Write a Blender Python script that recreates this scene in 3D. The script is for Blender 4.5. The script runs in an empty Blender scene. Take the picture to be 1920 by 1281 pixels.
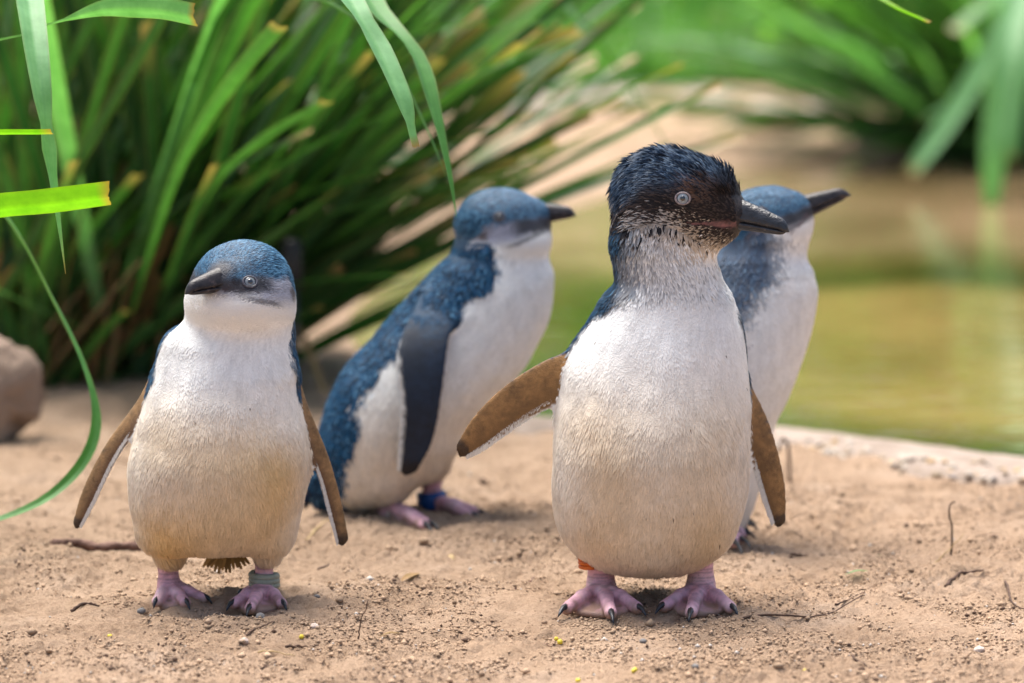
import bpy, math, random
import numpy as np
from mathutils import Vector

random.seed(7)
RNG = np.random.default_rng(11)
SC = bpy.context.scene
COL = SC.collection

# ------------------------------------------------------------------ camera
CAM_H, FPX, CX, CY = 0.577, 7200.0, 960.0, 640.5
TH = math.atan((CY + 250.0) / FPX)
cd = bpy.data.cameras.new('camera')
cd.sensor_width = 36.0
cd.lens = 135.0
cd.clip_start = 0.05
cd.clip_end = 500.0
cd.dof.use_dof = True
cd.dof.focus_distance = 2.955
cd.dof.aperture_fstop = 4.6
cam = bpy.data.objects.new('camera', cd)
COL.objects.link(cam)
cam.location = (0, 0, CAM_H)
cam.rotation_euler = (math.pi / 2 - TH, 0, 0)
SC.camera = cam

# ------------------------------------------------------------------ sky, sun, exposure
SUN_EL, SUN_AZ = 70.0, -30.0          # elevation; azimuth from +Y (behind the birds) towards +X
w = bpy.data.worlds.new('World')
SC.world = w
w.use_nodes = True
nt = w.node_tree
bg = nt.nodes['Background']
sky = nt.nodes.new('ShaderNodeTexSky')
sky.sky_type = 'NISHITA'
sky.sun_disc = False
sky.sun_elevation = math.radians(SUN_EL)
sky.sun_rotation = math.radians(SUN_AZ)
sky.air_density = 1.0
sky.dust_density = 4.0
nt.links.new(sky.outputs[0], bg.inputs[0])
bg.inputs[1].default_value = 0.105
ld = bpy.data.lights.new('sun', 'SUN')
ld.energy = 3.8
ld.angle = math.radians(42)
ld.color = (1.0, 0.95, 0.88)
sun = bpy.data.objects.new('sun', ld)
COL.objects.link(sun)
_e, _a = math.radians(SUN_EL), math.radians(SUN_AZ)
sd = Vector((math.sin(_a) * math.cos(_e), math.cos(_a) * math.cos(_e), math.sin(_e)))
sun.rotation_euler = sd.to_track_quat('Z', 'Y').to_euler()
sun.location = sd * 20
SC.view_settings.view_transform = 'Standard'
SC.view_settings.look = 'None'
SC.view_settings.gamma = 1.0
SC.view_settings.use_curve_mapping = False
SC.view_settings.exposure = 1.15
SC.render.engine = 'CYCLES'
SC.cycles.use_denoising = True
SC.cycles.max_bounces = 8
SC.cycles.transparent_max_bounces = 8

# ------------------------------------------------------------------ helpers
FWD = np.array([0, math.cos(TH), -math.sin(TH)])
UPV = np.array([0, math.sin(TH), math.cos(TH)])
CAMP = np.array([0, 0, CAM_H])


def ray(px, py):
    d = FWD + np.array([1.0, 0, 0]) * (px - CX) / FPX - UPV * (py - CY) / FPX
    return d


def at(px, py, Y):
    """point seen at that place of the photograph, standing at distance Y"""
    d = ray(px, py)
    return CAMP + d * (Y / d[1])


def ground_at(px, py, z=0.0):
    d = ray(px, py)
    return CAMP + d * ((z - CAM_H) / d[2])


def lin(r, g, b):
    f = lambda c: (c / 255 / 12.92) if c / 255 <= 0.04045 else ((c / 255 + 0.055) / 1.055) ** 2.4
    return np.array([f(r), f(g), f(b)])


def hash3(i, j, k, seed):
    n = (i * 374761393 + j * 668265263 + k * 2147483647 + seed * 974634721) & 0xFFFFFFFF
    n = ((n ^ (n >> 13)) * 1274126177) & 0xFFFFFFFF
    n = ((n ^ (n >> 16)) * 2246822519) & 0xFFFFFFFF
    return ((n ^ (n >> 15)) & 0xFFFF) / 65535.0


def vnoise(p, scale, seed=0):
    """value noise, -1..1, p (N,3)"""
    q = np.asarray(p, float) * scale
    i = np.floor(q).astype(np.int64)
    f = q - i
    f = f * f * (3 - 2 * f)
    out = 0
    for dx in (0, 1):
        wx = f[:, 0] if dx else 1 - f[:, 0]
        for dy in (0, 1):
            wy = f[:, 1] if dy else 1 - f[:, 1]
            for dz in (0, 1):
                wz = f[:, 2] if dz else 1 - f[:, 2]
                out = out + wx * wy * wz * hash3(i[:, 0] + dx, i[:, 1] + dy, i[:, 2] + dz, seed)
    return out * 2 - 1


def smooth(a, b, x):
    t = np.clip((x - a) / (b - a), 0, 1)
    return t * t * (3 - 2 * t)


def mix(a, b, t):
    t = np.asarray(t)[..., None]
    return a * (1 - t) + b * t


def norm(v):
    v = np.asarray(v, float)
    return v / (np.linalg.norm(v, axis=-1, keepdims=True) + 1e-12)


def mesh_np(name, verts, quads=None, tris=None, cols=None, smooth_shade=True, attr=None):
    verts = np.ascontiguousarray(verts, np.float32)
    me = bpy.data.meshes.new(name)
    polys = []
    loops, starts, n = [], [], 0
    if quads is not None and len(quads):
        q = np.asarray(quads, np.int32)
        loops.append(q.ravel()); starts.append(np.arange(len(q)) * 4); n = len(q) * 4
    if tris is not None and len(tris):
        t = np.asarray(tris, np.int32)
        loops.append(t.ravel()); starts.append(n + np.arange(len(t)) * 3)
    loops = np.concatenate(loops); starts = np.concatenate(starts).astype(np.int32)
    me.vertices.add(len(verts)); me.vertices.foreach_set('co', verts.ravel())
    me.loops.add(len(loops)); me.loops.foreach_set('vertex_index', loops.astype(np.int32))
    me.polygons.add(len(starts)); me.polygons.foreach_set('loop_start', starts)
    me.update(calc_edges=True)
    me.polygons.foreach_set('use_smooth', np.full(len(starts), bool(smooth_shade)))
    if cols is not None:
        ca = me.color_attributes.new('Col', 'FLOAT_COLOR', 'POINT')
        c = np.ones((len(verts), 4), np.float32); c[:, :3] = cols
        ca.data.foreach_set('color', c.ravel())
    me.validate(clean_customdata=False)
    return me


def link(name, data, mat=None, parent=None, loc=None, kind=None):
    o = bpy.data.objects.new(name, data)
    COL.objects.link(o)
    if mat is not None and data is not None:
        data.materials.clear(); data.materials.append(mat)
    if parent is not None:
        o.parent = parent
    if loc is not None:
        o.location = loc
    if kind:
        o['kind'] = kind
    return o


def tag(o, label, cat, group=None):
    o['label'] = label; o['category'] = cat
    if group:
        o['group'] = group
    return o


def empty(name, loc, label, cat, group=None):
    o = bpy.data.objects.new(name, None)
    o.empty_display_size = 0.05
    COL.objects.link(o); o.location = loc
    return tag(o, label, cat, group)


def tube(pts, radii, n=8, cap=True, wob=0.0):
    """tapered tube through points -> verts, quads, tris"""
    pts = np.asarray(pts, float); m = len(pts)
    radii = np.broadcast_to(np.asarray(radii, float), (m,))
    tan = np.gradient(pts, axis=0); tan = norm(tan)
    ref = np.array([0.0, 0, 1]) if abs(tan[0][2]) < 0.9 else np.array([1.0, 0, 0])
    u = norm(np.cross(tan[0], ref)); V = []
    for i in range(m):
        u = norm(u - tan[i] * np.dot(u, tan[i])); b = np.cross(tan[i], u)
        a = np.arange(n) * 2 * math.pi / n
        r = radii[i] * (1 + wob * RNG.uniform(-1, 1, n))
        V.append(pts[i] + (np.cos(a) * r)[:, None] * u + (np.sin(a) * r)[:, None] * b)
    V = np.concatenate(V); Q = []
    for i in range(m - 1):
        for j in range(n):
            k = (j + 1) % n
            Q.append((i * n + j, i * n + k, (i + 1) * n + k, (i + 1) * n + j))
    T = []
    if cap:
        V = np.vstack([V, pts[0], pts[-1]])
        a0, a1 = m * n, m * n + 1
        for j in range(n):
            k = (j + 1) % n
            T.append((a0, k, j)); T.append((a1, (m - 1) * n + j, (m - 1) * n + k))
    return V, Q, T


def spline(pts, n):
    """Catmull-Rom resample"""
    P = np.asarray(pts, float)
    if len(P) == 2:
        return P[0] + (P[1] - P[0]) * np.linspace(0, 1, n)[:, None]
    E = np.vstack([2 * P[0] - P[1], P, 2 * P[-1] - P[-2]])
    t = np.linspace(0, len(P) - 1, n); i = np.minimum(t.astype(int), len(P) - 2); f = (t - i)[:, None]
    a, b, c, d = E[i], E[i + 1], E[i + 2], E[i + 3]
    return 0.5 * (2 * b + (c - a) * f + (2 * a - 5 * b + 4 * c - d) * f ** 2 + (3 * b - a - 3 * c + d) * f ** 3)


# ------------------------------------------------------------------ materials
def new_mat(name):
    m = bpy.data.materials.new(name); m.use_nodes = True
    nt = m.node_tree
    return m, nt, nt.nodes['Principled BSDF']


def N(nt, typ, **kw):
    n = nt.nodes.new(typ)
    for k, v in kw.items():
        if k in n.inputs.keys() if isinstance(k, str) else False:
            n.inputs[k].default_value = v
        else:
            setattr(n, k, v)
    return n


def noise_node(nt, scale, detail=4, rough=0.6, coord='Object'):
    tc = nt.nodes.new('ShaderNodeTexCoord')
    n = nt.nodes.new('ShaderNodeTexNoise')
    n.inputs['Scale'].default_value = scale; n.inputs['Detail'].default_value = detail
    n.inputs['Roughness'].default_value = rough
    nt.links.new(tc.outputs[coord], n.inputs['Vector'])
    return n


def ramp(nt, fac, stops):
    r = nt.nodes.new('ShaderNodeValToRGB')
    el = r.color_ramp.elements
    while len(el) < len(stops):
        el.new(0.5)
    for e, (p, c) in zip(el, stops):
        e.position = p; e.color = (*c, 1)
    nt.links.new(fac, r.inputs[0])
    return r


def bump(nt, height, strength, dist, normal=None):
    b = nt.nodes.new('ShaderNodeBump')
    b.inputs['Strength'].default_value = strength; b.inputs['Distance'].default_value = dist
    nt.links.new(height, b.inputs['Height'])
    if normal is not None:
        nt.links.new(normal, b.inputs['Normal'])
    return b


def mat_attr(name, rough=0.6, spec=0.3, sheen=0.0, bump_scale=None, bump_d=0.0005, coat=0.0):
    m, nt, p = new_mat(name)
    a = nt.nodes.new('ShaderNodeAttribute'); a.attribute_name = 'Col'
    nt.links.new(a.outputs['Color'], p.inputs['Base Color'])
    p.inputs['Roughness'].default_value = rough
    p.inputs['Specular IOR Level'].default_value = spec
    p.inputs['Sheen Weight'].default_value = sheen
    p.inputs['Coat Weight'].default_value = coat
    if bump_scale:
        n = noise_node(nt, bump_scale, 3)
        b = bump(nt, n.outputs[0], 0.6, bump_d)
        nt.links.new(b.outputs[0], p.inputs['Normal'])
    return m


def mat_noise(name, stops, scale, rough=0.6, spec=0.4, bscale=None, bdist=0.001, bstr=0.7, detail=5, coat=0.0):
    m, nt, p = new_mat(name)
    n = noise_node(nt, scale, detail)
    r = ramp(nt, n.outputs[0], stops)
    nt.links.new(r.outputs[0], p.inputs['Base Color'])
    p.inputs['Roughness'].default_value = rough
    p.inputs['Specular IOR Level'].default_value = spec
    p.inputs['Coat Weight'].default_value = coat
    if bscale:
        n2 = noise_node(nt, bscale, 5)
        b = bump(nt, n2.outputs[0], bstr, bdist)
        nt.links.new(b.outputs[0], p.inputs['Normal'])
    return m


M = {}
M['plumage'] = mat_attr('plumage', rough=0.45, spec=0.14, sheen=0.0)
M['bird_skin'] = mat_attr('bird_skin', rough=0.55, spec=0.35, bump_scale=800, bump_d=0.0014)
M['beak'] = mat_noise('beak', [(0.3, (0.008, 0.009, 0.012)), (0.62, (0.03, 0.033, 0.04)), (0.8, (0.11, 0.10, 0.10))], 160,
                      rough=0.28, spec=0.5, bscale=330, bdist=0.0012, bstr=0.8)
M['beak_b'] = mat_noise('beak_soft', [(0.3, (0.010, 0.010, 0.013)), (0.58, (0.035, 0.032, 0.036)), (0.8, (0.16, 0.11, 0.10))], 170,
                        rough=0.40, spec=0.26, bscale=330, bdist=0.0010, bstr=0.5)
M['claw'] = mat_noise('claw', [(0.3, (0.006, 0.007, 0.009)), (0.7, (0.03, 0.032, 0.04)), (0.85, (0.16, 0.12, 0.08))], 260, rough=0.35,
                      bscale=500, bdist=0.0005)
M['iris'] = mat_noise('iris', [(0.3, (0.17, 0.20, 0.22)), (0.7, (0.32, 0.37, 0.40))], 900, rough=0.12, spec=0.5, coat=0.6)
M['iris_mid'] = mat_noise('iris_mid', [(0.3, (0.10, 0.11, 0.12)), (0.7, (0.22, 0.24, 0.26))], 900, rough=0.12, spec=0.5, coat=0.6)
M['iris_dark'] = mat_noise('iris_dark', [(0.3, (0.03, 0.03, 0.035)), (0.7, (0.08, 0.08, 0.09))], 900, rough=0.12, spec=0.5, coat=0.6)
M['pupil'] = mat_noise('pupil', [(0.3, (0.002, 0.002, 0.002)), (0.7, (0.004, 0.004, 0.005))], 100, rough=0.05, spec=0.8, coat=1.0)
M['eyelid'] = mat_noise('eyelid', [(0.3, (0.16, 0.12, 0.12)), (0.7, (0.38, 0.33, 0.33))], 600, rough=0.5)
M['eyelid_dark'] = mat_noise('eyelid_dark', [(0.3, (0.03, 0.03, 0.04)), (0.7, (0.12, 0.12, 0.15))], 600, rough=0.5)
M['band_grey'] = mat_noise('rubber_band', [(0.3, (0.24, 0.26, 0.20)), (0.7, (0.34, 0.36, 0.29))], 220, rough=0.45, bscale=900, bdist=0.0002)
M['band_blue'] = mat_noise('blue_band', [(0.3, (0.008, 0.06, 0.22)), (0.7, (0.015, 0.09, 0.32))], 150, rough=0.4)
M['band_orange'] = mat_noise('orange_band', [(0.3, (0.5, 0.09, 0.008)), (0.7, (0.75, 0.17, 0.015))], 300, rough=0.4)


def sand_material():
    m, nt, p = new_mat('sand')
    n1 = noise_node(nt, 9, 5)
    n2 = noise_node(nt, 260, 6, 0.75)
    n3 = noise_node(nt, 1100, 3, 0.7)
    r1 = ramp(nt, n1.outputs[0], [(0.3, (0.50, 0.345, 0.23)), (0.55, (0.60, 0.425, 0.295)), (0.75, (0.66, 0.49, 0.36))])
    r2 = ramp(nt, n2.outputs[0], [(0.25, (0.35, 0.27, 0.2)), (0.45, (0.9, 0.88, 0.86)), (0.62, (1.0, 1.0, 1.0)), (0.8, (1.15, 1.12, 1.1))])
    r3 = ramp(nt, n3.outputs[0], [(0.28, (0.4, 0.33, 0.28)), (0.42, (0.95, 0.95, 0.95)), (0.7, (1.08, 1.06, 1.05))])
    mx = nt.nodes.new('ShaderNodeMix'); mx.data_type = 'RGBA'; mx.blend_type = 'MULTIPLY'; mx.inputs[0].default_value = 1
    nt.links.new(r1.outputs[0], mx.inputs[6]); nt.links.new(r2.outputs[0], mx.inputs[7])
    mx2 = nt.nodes.new('ShaderNodeMix'); mx2.data_type = 'RGBA'; mx2.blend_type = 'MULTIPLY'; mx2.inputs[0].default_value = 1
    nt.links.new(mx.outputs[2], mx2.inputs[6]); nt.links.new(r3.outputs[0], mx2.inputs[7])
    nt.links.new(mx2.outputs[2], p.inputs['Base Color'])
    p.inputs['Roughness'].default_value = 0.9
    p.inputs['Specular IOR Level'].default_value = 0.2
    b1 = bump(nt, n2.outputs[0], 1.0, 0.006)
    b2 = bump(nt, n3.outputs[0], 0.8, 0.0016, b1.outputs[0])
    nt.links.new(b2.outputs[0], p.inputs['Normal'])
    return m


M['sand'] = sand_material()
M['crumb'] = mat_attr('sand_crumb', rough=0.9, spec=0.15, bump_scale=900, bump_d=0.001)


def water_material():
    m, nt, p = new_mat('pond_water')
    tc = nt.nodes.new('ShaderNodeTexCoord')
    mp = nt.nodes.new('ShaderNodeMapping'); mp.inputs['Scale'].default_value = (1.0, 0.45, 1.0)
    nt.links.new(tc.outputs['Object'], mp.inputs[0])
    n = nt.nodes.new('ShaderNodeTexNoise'); n.inputs['Scale'].default_value = 2.3; n.inputs['Detail'].default_value = 4
    nt.links.new(mp.outputs[0], n.inputs['Vector'])
    r = ramp(nt, n.outputs[0], [(0.34, (0.17, 0.115, 0.055)), (0.5, (0.265, 0.18, 0.095)), (0.66, (0.37, 0.25, 0.145))])
    # dark curved reflection of the flax, painted into the water's base colour
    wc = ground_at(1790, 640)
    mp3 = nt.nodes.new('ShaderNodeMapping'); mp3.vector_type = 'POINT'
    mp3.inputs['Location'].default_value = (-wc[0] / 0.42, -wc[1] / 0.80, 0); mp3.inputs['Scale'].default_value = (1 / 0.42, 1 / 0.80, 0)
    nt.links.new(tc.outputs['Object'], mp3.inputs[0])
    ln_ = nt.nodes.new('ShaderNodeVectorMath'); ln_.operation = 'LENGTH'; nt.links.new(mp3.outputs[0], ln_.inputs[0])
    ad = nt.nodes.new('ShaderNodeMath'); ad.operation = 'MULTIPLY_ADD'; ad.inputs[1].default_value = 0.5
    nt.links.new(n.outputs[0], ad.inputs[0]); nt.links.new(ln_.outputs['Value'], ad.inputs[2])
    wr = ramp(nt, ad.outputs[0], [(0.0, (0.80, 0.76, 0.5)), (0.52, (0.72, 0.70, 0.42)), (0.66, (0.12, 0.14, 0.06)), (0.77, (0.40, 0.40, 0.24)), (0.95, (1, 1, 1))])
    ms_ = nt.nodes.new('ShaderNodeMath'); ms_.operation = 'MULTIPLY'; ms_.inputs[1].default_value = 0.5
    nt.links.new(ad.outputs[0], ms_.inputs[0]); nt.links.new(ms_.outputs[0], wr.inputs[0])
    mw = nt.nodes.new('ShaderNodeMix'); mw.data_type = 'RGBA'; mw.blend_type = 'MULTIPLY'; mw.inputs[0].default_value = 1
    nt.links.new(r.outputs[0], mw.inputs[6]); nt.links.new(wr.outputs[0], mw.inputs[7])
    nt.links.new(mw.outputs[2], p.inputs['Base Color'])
    p.inputs['Roughness'].default_value = 0.03
    p.inputs['IOR'].default_value = 1.33
    p.inputs['Specular IOR Level'].default_value = 0.5
    w1 = nt.nodes.new('ShaderNodeTexNoise'); w1.inputs['Scale'].default_value = 16; w1.inputs['Detail'].default_value = 2
    mp2 = nt.nodes.new('ShaderNodeMapping'); mp2.inputs['Scale'].default_value = (0.5, 1.3, 1.0)
    nt.links.new(tc.outputs['Object'], mp2.inputs[0]); nt.links.new(mp2.outputs[0], w1.inputs['Vector'])
    b = bump(nt, w1.outputs[0], 0.35, 0.006)
    nt.links.new(b.outputs[0], p.inputs['Normal'])
    return m


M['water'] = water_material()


def leaf_material(name, base, dark, tip=(0.30, 0.15, 0.05), trans=0.35, rough=0.5):
    """colour attribute: R = brown tip / dead amount, G = per-leaf variation"""
    m, nt, p = new_mat(name)
    a = nt.nodes.new('ShaderNodeAttribute'); a.attribute_name = 'Col'
    sp = nt.nodes.new('ShaderNodeSeparateColor'); nt.links.new(a.outputs['Color'], sp.inputs[0])
    r = ramp(nt, sp.outputs[1], [(0.0, dark), (1.0, base)])
    nz = noise_node(nt, 60, 4)
    mul = nt.nodes.new('ShaderNodeMix'); mul.data_type = 'RGBA'; mul.blend_type = 'MULTIPLY'; mul.inputs[0].default_value = 1
    rr = ramp(nt, nz.outputs[0], [(0.3, (0.75, 0.8, 0.7)), (0.7, (1.15, 1.1, 1.1))])
    nt.links.new(r.outputs[0], mul.inputs[6]); nt.links.new(rr.outputs[0], mul.inputs[7])
    mx = nt.nodes.new('ShaderNodeMix'); mx.data_type = 'RGBA'
    nt.links.new(sp.outputs[0], mx.inputs[0]); nt.links.new(mul.outputs[2], mx.inputs[6]); mx.inputs[7].default_value = (*tip, 1)
    nt.links.new(mx.outputs[2], p.inputs['Base Color'])
    p.inputs['Roughness'].default_value = rough
    p.inputs['Specular IOR Level'].default_value = 0.3
    tr = nt.nodes.new('ShaderNodeBsdfTranslucent')
    tcol = nt.nodes.new('ShaderNodeMix'); tcol.data_type = 'RGBA'; tcol.blend_type = 'MULTIPLY'; tcol.inputs[0].default_value = 1
    nt.links.new(mx.outputs[2], tcol.inputs[6]); tcol.inputs[7].default_value = (1.25, 1.7, 0.5, 1)
    nt.links.new(tcol.outputs[2], tr.inputs[0])
    ms = nt.nodes.new('ShaderNodeMixShader'); ms.inputs[0].default_value = trans
    nt.links.new(p.outputs[0], ms.inputs[1]); nt.links.new(tr.outputs[0], ms.inputs[2])
    nt.links.new(ms.outputs[0], nt.nodes['Material Output'].inputs[0])
    return m


M['leaf'] = leaf_material('strap_leaf', (0.075, 0.22, 0.055), (0.016, 0.066, 0.022), tip=(0.42, 0.26, 0.13), trans=0.28)
M['leaf_pale'] = leaf_material('pale_strap_leaf', (0.16, 0.36, 0.17), (0.10, 0.27, 0.13), rough=0.5)
M['leaf_lime'] = leaf_material('lime_strap_leaf', (0.17, 0.36, 0.015), (0.12, 0.28, 0.012), trans=0.5)
M['leaf_dead'] = leaf_material('dead_leaf_stub', (0.30, 0.19, 0.09), (0.13, 0.075, 0.03), trans=0.1, rough=0.8)
M['leaf_bush'] = leaf_material('bush_leaf', (0.25, 0.48, 0.13), (0.10, 0.27, 0.06), trans=0.45)
M['lawn'] = leaf_material('lawn', (0.15, 0.32, 0.085), (0.07, 0.20, 0.05), trans=0.3)
M['bark'] = mat_noise('bark', [(0.3, (0.05, 0.03, 0.018)), (0.7, (0.17, 0.11, 0.075))], 90, rough=0.9, bscale=250, bdist=0.003)
M['twig'] = mat_noise('twig', [(0.3, (0.04, 0.022, 0.015)), (0.7, (0.13, 0.075, 0.05))], 300, rough=0.85, bscale=700, bdist=0.0008)
M['straw'] = mat_noise('straw', [(0.3, (0.35, 0.23, 0.1)), (0.7, (0.5, 0.38, 0.2))], 300, rough=0.8)
M['root'] = mat_noise('root', [(0.3, (0.09, 0.045, 0.035)), (0.7, (0.26, 0.15, 0.11))], 120, rough=0.85, bscale=260, bdist=0.003)
M['pebble'] = mat_noise('pebble', [(0.3, (0.12, 0.115, 0.11)), (0.7, (0.27, 0.25, 0.235))], 200, rough=0.7, bscale=600, bdist=0.0006)
M['seed'] = mat_noise('seed', [(0.3, (0.5, 0.36, 0.02)), (0.7, (0.72, 0.6, 0.05))], 200, rough=0.5)
M['rock'] = mat_noise('rock', [(0.25, (0.36, 0.28, 0.23)), (0.5, (0.52, 0.42, 0.36)), (0.75, (0.66, 0.57, 0.51))], 14, rough=0.85, bscale=60, bdist=0.012)
M['boulder'] = mat_noise('boulder', [(0.25, (0.18, 0.125, 0.09)), (0.5, (0.28, 0.2, 0.15)), (0.75, (0.38, 0.285, 0.22))], 18, rough=0.9, bscale=70, bdist=0.012)
M['concrete'] = mat_noise('pond_rim_concrete', [(0.3, (0.19, 0.14, 0.105)), (0.55, (0.29, 0.225, 0.18)), (0.75, (0.40, 0.32, 0.27))], 22, rough=0.75, bscale=140, bdist=0.004)
M['gravel'] = mat_attr('rim_gravel', rough=0.6, spec=0.4)
M['pipe'] = mat_noise('black_pipe', [(0.3, (0.008, 0.009, 0.010)), (0.7, (0.025, 0.026, 0.03))], 40, rough=0.5)

# ------------------------------------------------------------------ ground with the pond basin
POND_PX = [(2300, 900), (1920, 862), (1690, 830), (1450, 802), (1220, 790), (1000, 782), (860, 744), (760, 690), (690, 640),
           (668, 585), (730, 524), (860, 452), (1040, 392), (1250, 332), (1430, 304), (1600, 292), (1920, 300)]
POND = np.array([ground_at(x, y)[:2] for x, y in POND_PX] + [(2.2, 7.3), (2.9, 6.2), (2.6, 4.6), (1.4, 3.7)])
_c = spline(np.vstack([POND, POND[:1]])[:, :2].tolist(), 140)[:-1]
POND = np.asarray(_c)


def poly_sd(P, poly):
    """signed distance to polygon, negative inside"""
    d = np.full(len(P), 1e9); inside = np.zeros(len(P), bool)
    n = len(poly)
    for i in range(n):
        a, b = poly[i], poly[(i + 1) % n]
        e = b - a; wv = P - a
        t = np.clip((wv @ e) / (e @ e + 1e-12), 0, 1)
        d = np.minimum(d, np.linalg.norm(wv - t[:, None] * e, axis=1))
        c = (a[1] > P[:, 1]) != (b[1] > P[:, 1])
        xi = a[0] + (P[:, 1] - a[1]) * (b[0] - a[0]) / (b[1] - a[1] + 1e-12)
        inside ^= c & (P[:, 0] < xi)
    return np.where(inside, -d, d)


WATER_Z = -0.010


def ground_z(P):
    P3 = np.column_stack([P, np.zeros(len(P))])
    near = 1 - smooth(4.2, 6.5, P[:, 1])
    z = 0.008 * vnoise(P3, 7, 1) * (0.5 + 0.5 * near)
    z += near * (0.0045 * vnoise(P3, 28, 2) + 0.0042 * vnoise(P3, 75, 3) * (0.35 + 0.65 * (vnoise(P3, 11, 9) * 0.5 + 0.5))
                 + (0.0036 * np.abs(vnoise(P3, 150, 4)) + 0.0020 * vnoise(P3, 290, 5)) * (0.35 + 0.65 * smooth(-0.4, 0.5, vnoise(P3, 14, 10))))
    far = smooth(7.5, 11, P[:, 1])
    z += far * 0.02 * vnoise(P3, 2.2, 6)
    sdp = poly_sd(P, POND)
    z = z * smooth(-0.02, 0.15, sdp)
    z = z - 0.22 * smooth(0.02, -0.30, sdp) - 0.012 * smooth(0.06, -0.01, sdp)
    # bank rising behind the pond and the left clump
    z += 0.10 * smooth(8.6, 10.5, P[:, 1]) + 0.03 * smooth(0.02, 0.5, sdp) * smooth(5.6, 7.0, P[:, 1])
    return z


def axis_coords(lo, hi, fine, flo, fhi, grow=1.16):
    c = list(np.arange(flo, fhi + 1e-9, fine)); s = fine
    while c[-1] < hi:
        s = min(s * grow, 3.0); c.append(c[-1] + s)
    s = fine; left = []
    x = flo
    while x > lo:
        s = min(s * grow, 3.0); x -= s; left.append(x)
    return np.array(left[::-1] + c)


gx = axis_coords(-60, 60, 0.0022, -0.42, 0.46, 1.10)
gy = axis_coords(-8, 120, 0.0024, 2.62, 3.45, 1.045)
XX, YY = np.meshgrid(gx, gy, indexing='ij')
GP = np.column_stack([XX.ravel(), YY.ravel()])
GZ = ground_z(GP)
nx_, ny_ = len(gx), len(gy)
idx = np.arange(nx_ * ny_).reshape(nx_, ny_)
Qg = np.stack([idx[:-1, :-1], idx[1:, :-1], idx[1:, 1:], idx[:-1, 1:]], -1).reshape(-1, 4)
link('ground', mesh_np('ground', np.column_stack([GP, GZ]), Qg), M['sand'], kind='structure')
print('ground verts', len(GP))


def gz1(x, y):
    return float(ground_z(np.array([[x, y]]))[0])


# pond water: a flat sheet filling the basin
cen = POND.mean(0)
pv = [(cen[0], cen[1], WATER_Z)]
rings = [0.35, 0.7, 1.0]
out = POND + norm(POND - cen) * 0.012
for rr in rings:
    for p in out:
        pv.append((*(cen + (p - cen) * rr), WATER_Z))
n = len(out); T = [(0, 1 + j, 1 + (j + 1) % n) for j in range(n)]; Q = []
for i in range(len(rings) - 1):
    for j in range(n):
        k = (j + 1) % n
        Q.append((1 + i * n + j, 1 + (i + 1) * n + j, 1 + (i + 1) * n + k, 1 + i * n + k))
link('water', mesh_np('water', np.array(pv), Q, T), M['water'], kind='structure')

# ------------------------------------------------------------------ signed-distance bird body
VOX = 0.00135


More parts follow.
